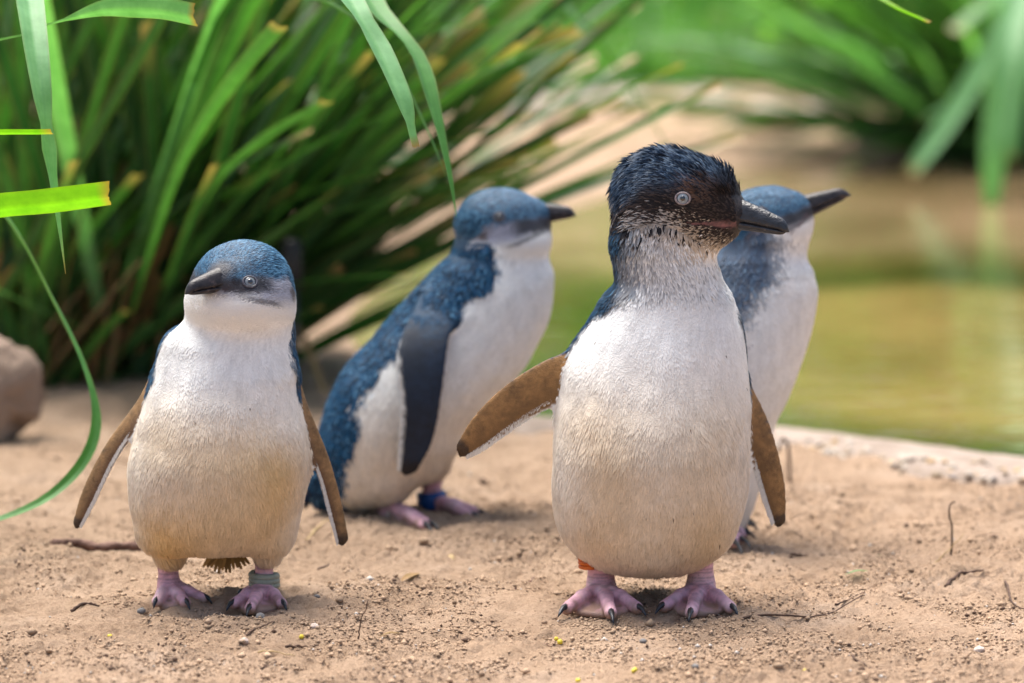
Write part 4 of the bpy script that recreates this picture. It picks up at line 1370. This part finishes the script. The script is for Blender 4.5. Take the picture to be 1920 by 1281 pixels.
# azimuth: 0 = towards the camera, 90 = to the right, 180 = away
class Mass:
    pass


def leaf_arrays(fn):
    """collect what leaf() would link, as one mesh"""
    global link
    got = []
    keep_link = link
    link = lambda name, data, mat=None, parent=None, loc=None, kind=None: got.append(data)
    try:
        fn()
    finally:
        link = keep_link
    return got


def clump_leaf(i, back):
    a = RNG.uniform(0, 6.28); rr = math.sqrt(RNG.random())
    p0 = cl0 + np.array([math.cos(a) * 0.19 * rr, math.sin(a) * 0.11 * rr + (0.12 if back else 0.0), 0.0])
    p0[2] = gz1(p0[0], p0[1]) - 0.01
    if i % 3:
        az = RNG.normal(92, 26); el = RNG.uniform(29, 64) if i % 4 else RNG.uniform(26, 40)
    else:
        az = RNG.uniform(-60, 200); el = RNG.uniform(60, 88)
    L_ = RNG.uniform(0.44, 0.86) if i % 4 else RNG.uniform(0.22, 0.40)
    if el < 44 and i % 3:
        L_ *= 0.82
    if back:
        L_ *= 1.1
    cut = RNG.random() < 0.75
    leaf(clump, cl0, grow(p0, az, el, L_, RNG.uniform(0, 18), bend=RNG.normal(0, 5)), RNG.uniform(0.012, 0.021), 'leaf', cut=cut, var=RNG.uniform(0, 1) ** 1.4,
         roll=RNG.normal(0, 0.5), brown=0.03 if RNG.random() < 0.5 else 0.13, dead=0.0)


for i in range(285):
    clump_leaf(i, False)
mass = leaf_arrays(lambda: [clump_leaf(i, True) for i in range(260)])
mv, mq, mc, nv = [], [], [], 0
for me in mass:
    n = len(me.vertices); co = np.empty(n * 3, np.float32); me.vertices.foreach_get('co', co)
    vi = np.empty(len(me.loops), np.int32); me.loops.foreach_get('vertex_index', vi)
    cv = np.empty(n * 4, np.float32); me.color_attributes['Col'].data.foreach_get('color', cv)
    mv.append(co.reshape(-1, 3)); mq.append(vi.reshape(-1, 4) + nv); mc.append(cv.reshape(-1, 4)[:, :3]); nv += n
    bpy.data.meshes.remove(me)
link('leaves', mesh_np('leaves', np.vstack(mv), np.vstack(mq), cols=np.vstack(mc)), M['leaf'], clump, kind='stuff')
for i in range(90):       # dry cut stubs among the leaves
    a = RNG.uniform(0, 6.28); rr = math.sqrt(RNG.random())
    p0 = cl0 + np.array([math.cos(a) * 0.19 * rr, -0.04 + math.sin(a) * 0.10 * rr, 0.0]); p0[2] = 0
    leaf(clump, cl0, grow(p0, RNG.normal(70, 45), RNG.uniform(35, 80), RNG.uniform(0.10, 0.26), RNG.uniform(0, 20)), RNG.uniform(0.007, 0.013), 'leaf_dead', var=RNG.random(),
         roll=RNG.normal(0, 0.7), brown=0, name='dry_leaf')


def px_leaf(parent, base, path, wpx, mat, **kw):
    pts = [at(x, y, Y) for x, y, Y in path]
    Yt = path[-1][2]
    return leaf(parent, base, pts, wpx / FPX * Yt, mat, nseg=kw.pop('nseg', 26), ncol=11, **kw)


r0 = cl0 + np.array([0.0, -0.03, 0.0])
RT = [(200, 640, 4.3)]
px_leaf(clump, cl0, RT + [(90, 100, 4.0), (20, -260, 3.5), (48, -60, 3.12), (72, 120, 3.0), (98, 320, 2.98), (123, 514, 2.97)], 62, 'leaf_pale', cut=False, var=0.8,
        roll=[0, 0, 0, 0.15, 0.1, 0.05], wprof=[.5, .8, 1, 1, 1, .95, .9, .8, .62, .42, .2, .02], brown=0.06)
px_leaf(clump, cl0, [(200, 640, 4.3), (-200, 420, 3.9), (-70, 130, 3.3), (50, 62, 3.12), (125, 36, 3.06), (200, 15, 3.03), (290, 14, 3.0), (368, 28, 2.98)], 48, 'leaf_pale', var=0.6,
        roll=[0, 0, 0.6, 1.0, 1.1, 1.15, 1.2], wprof=[.3, .3, .2, .1, .06, .1, .55, 1, 1, 1], brown=0.012, nseg=40)
px_leaf(clump, cl0, RT + [(420, 0, 4.0), (560, -230, 3.5), (640, -40, 3.1), (705, 70, 3.02), (755, 180, 2.98), (780, 275, 2.97)], 52, 'leaf_pale', var=0.7,
        roll=[0, 0, 0, .25, .3, .35], wprof=[.6, .9, 1, 1.05, 1.1, 1.05, .85], brown=0.012)
px_leaf(clump, cl0, RT + [(440, 60, 4.0), (600, -150, 3.6), (700, 5, 3.28), (780, 95, 3.2), (815, 200, 3.16), (842, 320, 3.14), (856, 408, 3.13)], 54, 'leaf', cut=False, var=1.0,
        roll=[0, 0, 0, .5, .5, .45], wprof=[.6, .9, 1, 1, .9, 1, .85, .6, .3, .02], brown=0)
px_leaf(clump, cl0, RT + [(420, 20, 4.0), (560, -10, 3.5), (660, 30, 3.35), (735, 110, 3.3), (800, 240, 3.27), (840, 340, 3.25)], 30, 'leaf', cut=False, var=0.8,
        roll=[0, 0, .5, .6, .5], brown=0)
px_leaf(clump, cl0, RT + [(520, 200, 4.3), (760, 70, 4.1), (900, 44, 4.0), (1100, 40, 3.9), (1292, 8, 3.75)], 15, 'leaf', cut=False, var=0.7, brown=0.05)
px_leaf(clump, cl0, RT + [(600, -80, 4.5), (900, -120, 4.5), (1090, 40, 4.4), (1150, 115, 4.4), (1205, 195, 4.4), (1258, 285, 4.4)], 22, 'leaf', cut=False, var=0.9, brown=0, wprof=[.7, 1, 1, 1, 1, .9, .7])
px_leaf(clump, cl0, RT + [(430, 570, 4.3), (570, 528, 4.15), (765, 513, 3.95)], 20, 'leaf', var=0.4, brown=0.02)
px_leaf(clump, cl0, RT + [(480, 450, 4.2), (740, 370, 4.1), (1012, 312, 4.0)], 26, 'leaf', var=0.15, brown=0.01)
px_leaf(clump, cl0, RT + [(480, 400, 4.25), (760, 320, 4.2), (1040, 288, 4.1)], 14, 'leaf', var=0.3, brown=0.05, dead=0.35)
px_leaf(clump, cl0, RT + [(500, 400, 4.2), (760, 300, 4.1), (1000, 212, 4.0)], 26, 'leaf', var=0.25, brown=0.01)
px_leaf(clump, cl0, RT + [(500, 330, 4.1), (780, 190, 4.0), (1090, 60, 4.0)], 28, 'leaf', var=0.2, brown=0.01)
px_leaf(clump, cl0, RT + [(700, -420, 3.9), (1300, -230, 3.5), (1620, -22, 3.3), (1742, 40, 3.27)], 30, 'leaf_lime', var=0.7, brown=0.012, nseg=34)
px_leaf(clump, cl0, [(230, 640, 4.3), (330, 330, 3.9), (430, 160, 3.7), (525, 45, 3.55)], 34, 'leaf', var=0.6, brown=0.02, roll=.4, wprof=[.3, .5, .8, 1, 1])
px_leaf(clump, cl0, [(280, 640, 4.3), (380, 380, 4.0), (480, 270, 3.85), (615, 188, 3.7)], 24, 'leaf', var=0.7, brown=0.02, roll=.3, wprof=[.3, .5, .8, 1, 1])
px_leaf(clump, cl0, [(470, 610, 4.3), (545, 600, 4.25), (580, 660, 4.2), (608, 735, 4.15)], 16, 'leaf_dead', var=0.9, brown=0)

# a second plant just outside the frame on the left; a few of its leaves reach in
sb0 = np.array([-0.62, 3.25, 0.0])
side_pl = empty('strap_leaf_plant', sb0, 'plant off the left edge whose bright lime leaves reach into the picture', 'plant')
px_leaf(side_pl, sb0, [(-420, 1000, 3.25), (-380, 620, 3.15), (-200, 440, 3.0), (-40, 392, 2.97), (90, 377, 2.96), (206, 362, 2.95)], 58, 'leaf_lime', var=0.8,
        roll=[0, .4, .8, .95, 1.0, 1.0], wprof=[.5, .7, .9, 1, 1, 1, .95], brown=0.02)
px_leaf(side_pl, sb0, [(-420, 1000, 3.25), (-360, 500, 3.1), (-200, 290, 3.0), (-60, 252, 2.97), (97, 247, 2.96)], 17, 'leaf_lime', var=0.6, roll=[0, .5, .9, .9], brown=0.02)
px_leaf(side_pl, sb0, [(-420, 1000, 3.25), (-300, 500, 3.3), (-90, 330, 3.3), (20, 415, 3.26), (108, 575, 3.24), (160, 690, 3.22), (181, 785, 3.2), (158, 862, 3.18), (92, 930, 3.16), (0, 972, 3.14), (-70, 985, 3.14)],
        31, 'leaf', cut=False, var=1.0, roll=[0, .3, .5, .5, .6, .9, .4, .1], wprof=[.6, .8, 1, 1, .95, .85, .75, .7, .65, .6, .5], brown=0, nseg=40)
for i in range(14):
    leaf(side_pl, sb0, grow(sb0 + RNG.normal(0, .02, 3) * [1, 1, 0], RNG.uniform(180, 360), RNG.uniform(40, 80), RNG.uniform(.3, .6), RNG.uniform(5, 40)), .018, 'leaf', var=RNG.random())

# broad-leaved flax on the far bank, right
fx0 = np.array([1.06, 7.75, 0.0]); fx0[2] = gz1(fx0[0], fx0[1])
flax = empty('flax_plant', fx0, 'blurred flax with long drooping leaves on the far bank, upper right', 'plant')
for i in range(230):
    a = RNG.uniform(0, 6.28); rr = math.sqrt(RNG.random())
    p0 = fx0 + np.array([math.cos(a) * 0.22 * rr, math.sin(a) * 0.15 * rr, -0.02])
    az = RNG.normal(-88, 26) if i < 160 else RNG.uniform(-180, 180)
    leaf(flax, fx0, grow(p0, az, RNG.uniform(16, 70), RNG.uniform(0.5, 1.0), RNG.uniform(5, 55)), RNG.uniform(0.016, 0.030), 'leaf' if RNG.random() < .8 else 'leaf_pale', cut=False,
         var=RNG.random(), roll=RNG.normal(0, .4), brown=0.04)
FR = [(1900, 240, 7.7)]
px_leaf(flax, fx0, FR + [(1990, -120, 7.4), (1900, 20, 7.1), (1790, 205, 7.02), (1706, 326, 6.98)], 46, 'leaf_pale', var=.8, cut=False, wprof=[.6, .9, 1, 1, 1, .9, .6], roll=[0, .2, .5, .6])
px_leaf(flax, fx0, FR + [(1960, -150, 7.2), (1900, 40, 6.8), (1868, 240, 6.7), (1858, 400, 6.68)], 56, 'leaf_pale', var=.9, cut=False, wprof=[.6, .9, 1, 1, 1, .9, .5], roll=[0, .1, .2, .2])
px_leaf(flax, fx0, FR + [(2010, -60, 7.2), (1940, 80, 6.9), (1905, 210, 6.85), (1898, 300, 6.83)], 40, 'leaf_pale', var=.4, cut=False, wprof=[.6, .9, 1, 1, .8, .4])
px_leaf(flax, fx0, FR + [(1950, -80, 7.3), (1870, -10, 7.0), (1792, 55, 6.9)], 42, 'leaf', var=1., wprof=[.6, .9, 1, 1, 1])

# ------------------------------------------------------------------ shrubs beyond the pond
def shrub(loc, rx, ry, rz, nleaf, size, mat, label, group, stems=5):
    b = np.array([loc[0], loc[1], gz1(loc[0], loc[1])])
    o = empty('shrub', b, label, 'shrub', group)
    Vs, Qs, Ts = [], [], []; nv = 0
    tips = []
    for i in range(stems):
        a = RNG.uniform(0, 6.28)
        tip = np.array([math.cos(a) * rx * .6, math.sin(a) * ry * .6, rz * RNG.uniform(.7, 1.3)]); tips.append(tip)
        v, q, t = tube(spline([np.array([0, 0, -.03]), tip * [.3, .3, .5], tip], 7), np.linspace(.018, .004, 7) * (rz / .8), 6)
        Vs.append(v); Qs += [tuple(np.array(x) + nv) for x in q]; Ts += [tuple(np.array(x) + nv) for x in t]; nv += len(v)
    link('stems', mesh_np('stems', np.vstack(Vs), Qs, Ts), M['bark'], o)
    # leaf sprays in clumps
    nc = max(12, nleaf // 45)
    d = norm(RNG.normal(0, 1, (nc, 3))); cc = d * RNG.uniform(.35, 1.0, (nc, 1)) * np.array([rx, ry, rz * .62]) + np.array([0, 0, rz * .62])
    cc = cc[cc[:, 2] > 0.0]
    ci = RNG.integers(0, len(cc), nleaf)
    P = cc[ci] + RNG.normal(0, 1, (nleaf, 3)) * np.array([rx, ry, rz]) * .13
    P[:, 2] = np.abs(P[:, 2])
    D = norm(RNG.normal(0, 1, (nleaf, 3)) + (P - [0, 0, rz * .4]) / rz * .8)
    Nn = norm(RNG.normal(0, .6, (nleaf, 3)) + UPZ)
    D = norm(D - Nn * (D * Nn).sum(1, keepdims=True)); S_ = np.cross(Nn, D)
    L_ = size * RNG.uniform(.6, 1.4, (nleaf, 1)); W_ = L_ * .42
    V = np.stack([P, P + D * L_ * .5 + S_ * W_ * .5 + Nn * W_ * .15, P + D * L_ - Nn * L_ * .15, P + D * L_ * .5 - S_ * W_ * .5 + Nn * W_ * .15], 1).reshape(-1, 3)
    i = np.arange(nleaf) * 4
    T = np.concatenate([np.stack([i, i + 1, i + 2], -1), np.stack([i, i + 2, i + 3], -1)])
    var = np.clip(RNG.random(len(cc))[ci] * .6 + RNG.random(nleaf) * .4, 0, 1)
    C = np.repeat(np.stack([np.zeros(nleaf), var, np.zeros(nleaf)], -1), 4, 0)
    link('crown', mesh_np('crown', V, tris=T, cols=C, smooth_shade=False), M[mat], o, kind='stuff')
    return o


NEARG = 'green shrubs on the far bank of the pond'
for x, y, rx, rz, lab in [(-1.35, 9.0, .5, .62, 'leafy green shrub behind the top of the dark clump, farthest left of the bank shrubs'),
                          (-.66, 9.2, .5, .6, 'pale green shrub behind the tips of the strap leaves'),
                          (-.10, 11.8, .6, .8, 'bright green shrub on the far bank straight above the profile penguin'),
                          (.62, 12.0, .6, .8, 'bright green shrub on the far bank above the tallest penguin'),
                          (1.12, 9.2, .5, .60, 'green shrub half hidden behind the flax leaves'),
                          (1.75, 8.9, .55, .7, 'green shrub behind the flax at the right edge')]:
    shrub((x, y), rx, rx * .6, rz, 2600, .075, 'leaf_bush', lab, NEARG)
# bright lawn behind the rocks
NG = 26000
GPp = np.column_stack([RNG.uniform(-2.2, 2.6, NG), 9.0 + RNG.random(NG) ** 1.3 * 4.2])
GPp[:, 1] += 0.25 * vnoise(np.column_stack([GPp[:, 0], np.zeros(NG), np.zeros(NG)]), 2.0, 44)
gzz = ground_z(GPp)
G0 = np.column_stack([GPp, gzz])
hgt = RNG.uniform(.05, .12, NG) * (1.1 + 1.0 * np.maximum(-.5, vnoise(G0 * [1, 1, 0], 4.0, 45)))
dirn = norm(np.column_stack([RNG.normal(0, .45, NG), RNG.normal(0, .45, NG), np.ones(NG)]))
sid = norm(np.column_stack([RNG.normal(0, 1, NG), RNG.normal(0, 1, NG), np.zeros(NG)])) * RNG.uniform(.006, .011, (NG, 1))
bendv = np.column_stack([RNG.normal(0, .03, NG), RNG.normal(0, .03, NG), np.zeros(NG)])
GV = np.stack([G0 - sid, G0 + sid, G0 + dirn * hgt[:, None] * .6 + sid * .8, G0 + dirn * hgt[:, None] + bendv, G0 + dirn * hgt[:, None] * .6 - sid * .8], 1).reshape(-1, 3)
gi = np.arange(NG) * 5
GT = np.concatenate([np.stack([gi, gi + 1, gi + 2], -1), np.stack([gi, gi + 2, gi + 4], -1), np.stack([gi + 4, gi + 2, gi + 3], -1)])
GC = np.repeat(np.stack([np.zeros(NG), np.clip(RNG.normal(.55, .2, NG) + .5 * vnoise(G0 * [1, 1, 0], 3.2, 46), 0, 1), np.zeros(NG)], -1), 5, 0)
go = link('grass', mesh_np('grass', GV, tris=GT, cols=GC, smooth_shade=False), M['lawn'], kind='stuff')
go['label'] = 'bright green grass beyond the rocks of the far bank'; go['category'] = 'grass'
HEDG = 'tall hedge shrubs behind the bank'
for i, x in enumerate(np.linspace(-6.5, 6.5, 9)):
    names = ['outermost left', 'second from left', 'third from left', 'fourth from left', 'middle', 'fourth from right', 'third from right', 'second from right', 'outermost right']
    shrub((x, 13.5 + RNG.uniform(-.6, .6)), 1.1, .8, RNG.uniform(1.7, 2.4), 1700, .16, 'leaf_bush', 'tall background hedge shrub, ' + names[i] + ' of the row', HEDG)

# ------------------------------------------------------------------ stones
def stone(px, py, wpx, hpx, seed, label, mat='rock', group=None, cat='rock', depth=0.8, amp=.22):
    g = ground_at(px, py + hpx / 2); mp = g[1] / FPX
    b = np.array([g[0], g[1] + wpx * mp * .3, gz1(g[0], g[1])])
    v, q, t = blob(1.0, seed, 26, 16, amp, (wpx * mp / 2, wpx * mp / 2 * depth, hpx * mp / 2), 1.6)
    o = link('rock', mesh_np('rock', v + np.array([0, 0, hpx * mp * .40]), q, t), M[mat], loc=b)
    return tag(o, label, cat, group)


stone(-5, 735, 170, 200, 500, 'rounded sandy boulder at the left edge below the dark clump', mat='boulder', amp=.34)
BK = 'rocks on the far bank'
for i, (x, y, ww, hh, lab) in enumerate([(985, 228, 130, 62, 'pale rock on the far bank just right of the strap leaf tips'), (1085, 215, 90, 46, 'small grey rock on the far bank between two pale rocks'),
                                         (1170, 212, 90, 50, 'pale rock on the far bank above the left side of the dark head'),
                                         (1320, 225, 110, 48, 'low rock on the far bank above the dark-headed penguin'), (1440, 240, 130, 60, 'grey rock on the far bank above the upturned beak'),
                                         (1545, 238, 110, 56, 'pale rock on the far bank right of the upturned beak'), (1665, 258, 120, 60, 'brown shaded rock at the foot of the flax'),
                                         (880, 260, 100, 34, 'flat stone on the sand below the strap leaf tips')]):
    stone(x, y, ww, hh, 520 + i * 3, lab, group=BK)

# irrigation stake beside the clump
g = ground_at(548, 735)
b = np.array([g[0], g[1], gz1(g[0], g[1]) - .01])
st = empty('irrigation_stake', b, 'black plastic irrigation stake standing at the right of the dark clump', 'stake')
mp_ = g[1] / FPX
v, q, t = tube([(0, 0, 0), (0, 0, 130 * mp_), (0, 0, 230 * mp_)], [13 * mp_] * 3, 14); link('pipe', mesh_np('pipe', v, q, t), M['pipe'], st)
v, q, t = tube([(0, 0, 215 * mp_), (0, 0, 222 * mp_), (0, 0, 300 * mp_), (0, 0, 312 * mp_)], np.array([13, 21, 21, 12]) * mp_, 14); link('cap', mesh_np('cap', v, q, t), M['pipe'], st)

# ------------------------------------------------------------------ litter on the sand
def litter_tube(name, pxs, rpx, mat, label, cat, lift=0.0, taper=True, group=None, heights=None, n=14, wob=.15):
    pts = []
    for i, (x, y) in enumerate(pxs):
        if heights is None:
            p = ground_at(x, y, 0.002); p[2] = gz1(p[0], p[1]) + .0006 + lift
        else:
            p = at(x, y, heights)
        pts.append(p)
    pts = spline(pts, n)
    pts += RNG.normal(0, .0004, pts.shape)
    r = rpx / FPX * pts[0][1] * (np.linspace(1, .45, n) if taper else 1)
    b = pts[0].copy()
    v, q, t = tube(pts, r, 7, wob=wob)
    return tag(link(name, mesh_np(name, v - b, q, t), M[mat], loc=b), label, cat, group)


litter_tube('root', [(100, 1033), (140, 1024), (190, 1027), (240, 1024), (300, 1026)], 9, 'root', 'thick reddish-brown root on the sand behind the left penguin', 'root', lift=.002, taper=False, wob=.25)
litter_tube('twig', [(133, 1137), (160, 1134), (186, 1136)], 4, 'twig', 'short dark twig on the sand below the thick root', 'twig')
litter_tube('twig', [(1392, 1163), (1440, 1150), (1510, 1146), (1560, 1137), (1622, 1113)], 2.5, 'twig', 'long thin dark twig right of the tallest penguin feet', 'twig')
litter_tube('twig', [(1566, 1126), (1596, 1116), (1622, 1111)], 2, 'twig', 'thin twig lying just above the end of the long one', 'twig')
litter_tube('twig', [(1772, 1088), (1800, 1080), (1844, 1076)], 4, 'twig', 'short stout twig on the sand below the upright stem', 'twig')
litter_tube('stem', [(1778, 1066), (1786, 1010), (1780, 952), (1792, 940)], 2.6, 'twig', 'thin bent brown stem standing upright on the right', 'stem', heights=3.17)
litter_tube('stem', [(1738, 1072), (1770, 1040), (1808, 1000)], 1.8, 'straw', 'thin pale stem leaning across the bent upright one', 'stem', heights=3.15)
litter_tube('stem', [(1478, 985), (1482, 900), (1478, 840), (1466, 822), (1458, 850)], 4, 'twig', 'arched brown stem standing behind the tallest penguin wing tip', 'stem', heights=3.6)
litter_tube('stem', [(672, 1210), (676, 1170), (690, 1125)], 1.8, 'twig', 'thin reddish stem standing upright between the two front penguins', 'stem', heights=2.82)
litter_tube('twig', [(1886, 1090), (1900, 1112), (1922, 1126)], 2.4, 'twig', 'thin curved twig at the right edge', 'twig')
litter_tube('twig', [(490, 1246), (515, 1232), (536, 1217)], 2.4, 'twig', 'thin twig in the sand below the ringed foot', 'twig')
litter_tube('twig', [(456, 1196), (480, 1186), (515, 1170)], 2.4, 'twig', 'dark twig directly under the ringed foot', 'twig')
litter_tube('twig', [(536, 1206), (560, 1202), (592, 1200)], 2.6, 'twig', 'short black twig beside a yellow seed', 'twig')
litter_tube('straw', [(1000, 1191), (1016, 1194), (1034, 1196)], 1.8, 'root', 'reddish stalk beside two yellow berries', 'stalk')
litter_tube('straw', [(484, 1219), (500, 1222), (552, 1224)], 2.0, 'straw', 'pale straw lying below the ringed foot', 'straw')
litter_tube('twig', [(30, 1062), (44, 1040), (52, 1018)], 3, 'twig', 'short dark twig at the far left near the root', 'twig')
litter_tube('twig', [(1598, 1232), (1630, 1240), (1652, 1250)], 3, 'twig', 'thin dark twig in the foreground on the right', 'twig')
litter_tube('twig', [(1474, 1028), (1510, 1034), (1560, 1032)], 3, 'twig', 'dark twig on the sand right of the half hidden penguin foot', 'twig')
litter_tube('straw', [(575, 1012), (612, 984), (650, 962)], 2.6, 'straw', 'long pale straw under the tail of the blue-backed penguin', 'straw')
litter_tube('twig', [(596, 1060), (612, 1052), (626, 1047)], 3, 'twig', 'small grey twig below the right wing tip of the left penguin', 'twig')
litter_tube('twig', [(965, 1106), (985, 1090), (1005, 1068)], 2.2, 'root', 'thin red-brown twig left of the tallest penguin', 'twig')


def nugget(name, px, py, r, mat, label, cat, sq=(1, .85, .7), seed=0, group=None):
    p = ground_at(px, py, .002); rr = r / FPX * p[1]
    p[2] = gz1(p[0], p[1]) + rr * sq[2] * .55
    v, q, t = blob(rr, 700 + seed, 12, 8, .2, sq)
    o = link(name, mesh_np(name, v, q, t), M[mat], loc=p); o.rotation_euler = (0, 0, RNG.uniform(0, 6))
    return tag(o, label, cat, group)


nugget('pebble', 265, 1143, 9, 'pebble', 'small grey pebble left of the left penguin feet', 'pebble', seed=1)
nugget('pebble', 488, 1161, 11, 'pebble', 'grey pebble touching the toes of the ringed foot', 'pebble', seed=2)
nugget('pebble', 1206, 1205, 8, 'pebble', 'bluish grey pebble in front of the tallest penguin', 'pebble', seed=3)
nugget('pebble', 594, 1130, 6, 'pebble', 'small dark pebble right of the ringed foot', 'pebble', seed=4)
nugget('pebble', 458, 1210, 9, 'rock', 'sandy pebble in the foreground below the ringed foot', 'pebble', seed=5)
nugget('pebble', 590, 1184, 10, 'rock', 'flat sandy pebble above a yellow seed', 'pebble', seed=6)
nugget('pebble', 1304, 1263, 8, 'pebble', 'dark pebble at the bottom edge below the tallest penguin', 'pebble', seed=7)
nugget('pebble', 1836, 1204, 11, 'rock', 'rounded sandy pebble in the right foreground', 'pebble', seed=8)
nugget('berry', 1050, 1190, 6, 'seed', 'orange-yellow berry at the end of a reddish stalk', 'berry', (1, .9, .9), 9)
nugget('berry', 1043, 1184, 5, 'seed', 'small greenish yellow berry beside the orange one', 'berry', (1, .9, .9), 10)
nugget('seed', 1190, 1255, 8, 'seed', 'yellow-green seed at the bottom below the tallest penguin', 'seed', (1.2, .7, .7), 11)
nugget('seed', 565, 1194, 7, 'seed', 'bright yellow seed husk right of the ringed foot', 'seed', (1, .6, .6), 12)
nugget('seed', 206, 1197, 6, 'seed', 'yellow seed in the left foreground', 'seed', (1, .8, .6), 13)
nugget('seed', 1084, 1259, 6, 'seed', 'yellow seed at the bottom edge between the front penguins', 'seed', (1, .8, .7), 14)
nugget('seed', 1509, 1257, 5, 'seed', 'tiny yellow seed in the right foreground', 'seed', (1, .8, .7), 15)
nugget('husk', 846, 1034, 14, 'straw', 'pale tan husk on the sand behind the front penguins', 'husk', (1.3, .5, .5), 16)


def litter_leaf(px, py, L_, W_, az, mat, label, dead=0.0):
    p = ground_at(px, py, .003); p[2] = gz1(p[0], p[1]) + .002
    o = empty('fallen_leaf', p, label, 'leaf')
    a = math.radians(az); d = np.array([math.cos(a), math.sin(a), 0]) * L_ / FPX * p[1]
    leaf(o, p, [p - d / 2, p + UPZ * .003, p + d / 2 + UPZ * .002], W_ / FPX * p[1], mat, cut=False, wprof=[.05, .7, 1, .8, .05], brown=0, dead=dead, nseg=9, name='blade', var=.8)


litter_leaf(731, 1197, 40, 12, 5, 'leaf_dead', 'small curled brown leaf between the front penguins')
litter_leaf(1642, 1032, 26, 18, 50, 'leaf_pale', 'small grey-green leaf on the sand at the right')
litter_leaf(1606, 1078, 50, 8, 20, 'leaf_pale', 'thin green blade fragment on the sand at the right')
litter_leaf(770, 1075, 70, 22, 60, 'leaf_dead', 'dark dry leaf scrap between the two front penguins', dead=.0)

# crumbs of damp sand and grit
ico_v = np.array([(1, 0, 0), (-1, 0, 0), (0, 1, 0), (0, -1, 0), (0, 0, 1), (0, 0, -1)], float)
ico_t = np.array([(0, 2, 4), (2, 1, 4), (1, 3, 4), (3, 0, 4), (2, 0, 5), (1, 2, 5), (3, 1, 5), (0, 3, 5)])
NC = 110000
py_ = 2.62 + RNG.random(NC) ** 1.25 * 1.2
px_ = RNG.uniform(-.15, .15, NC) * py_ * .98
PP = np.column_stack([px_, py_])
cl = vnoise(np.column_stack([PP, np.zeros(NC)]), 16, 31) * .6 + vnoise(np.column_stack([PP, np.zeros(NC)]), 50, 32) * .5
keep = (cl + RNG.normal(0, .18, NC) > .08) & (poly_sd(PP, POND) > .14)
PP = PP[keep]; NC = len(PP)
rs = np.clip(RNG.lognormal(math.log(.00085), .42, NC), .0004, .0034)
bigc = RNG.random(NC) > .9975
rs[bigc] = RNG.uniform(.0025, .0045, bigc.sum())
CV = ico_v[None] * (1 + RNG.uniform(-.4, .4, (NC, 6, 1))) * rs[:, None, None] * np.array([1, 1, .75])
CV += np.column_stack([PP, ground_z(PP) + rs * .35])[:, None, :]
tone = RNG.random(NC)
cc = np.tile(np.array([0.50, 0.35, 0.235]), (NC, 1)) * RNG.uniform(.65, 1.05, (NC, 1))
cc[tone > .72] *= .75
cc[tone > .935] = np.array([.11, .07, .05])
cc[tone > .985] = np.array([.55, .5, .45])
TT = (ico_t[None] + (np.arange(NC) * 6)[:, None, None]).reshape(-1, 3)
o = link('sand_crumbs', mesh_np('sand_crumbs', CV.reshape(-1, 3), tris=TT, cols=np.repeat(cc, 6, 0)), M['crumb'], kind='stuff')
o['label'] = 'loose crumbs of sand and grit scattered over the ground'; o['category'] = 'sand crumbs'
print('crumbs', NC)
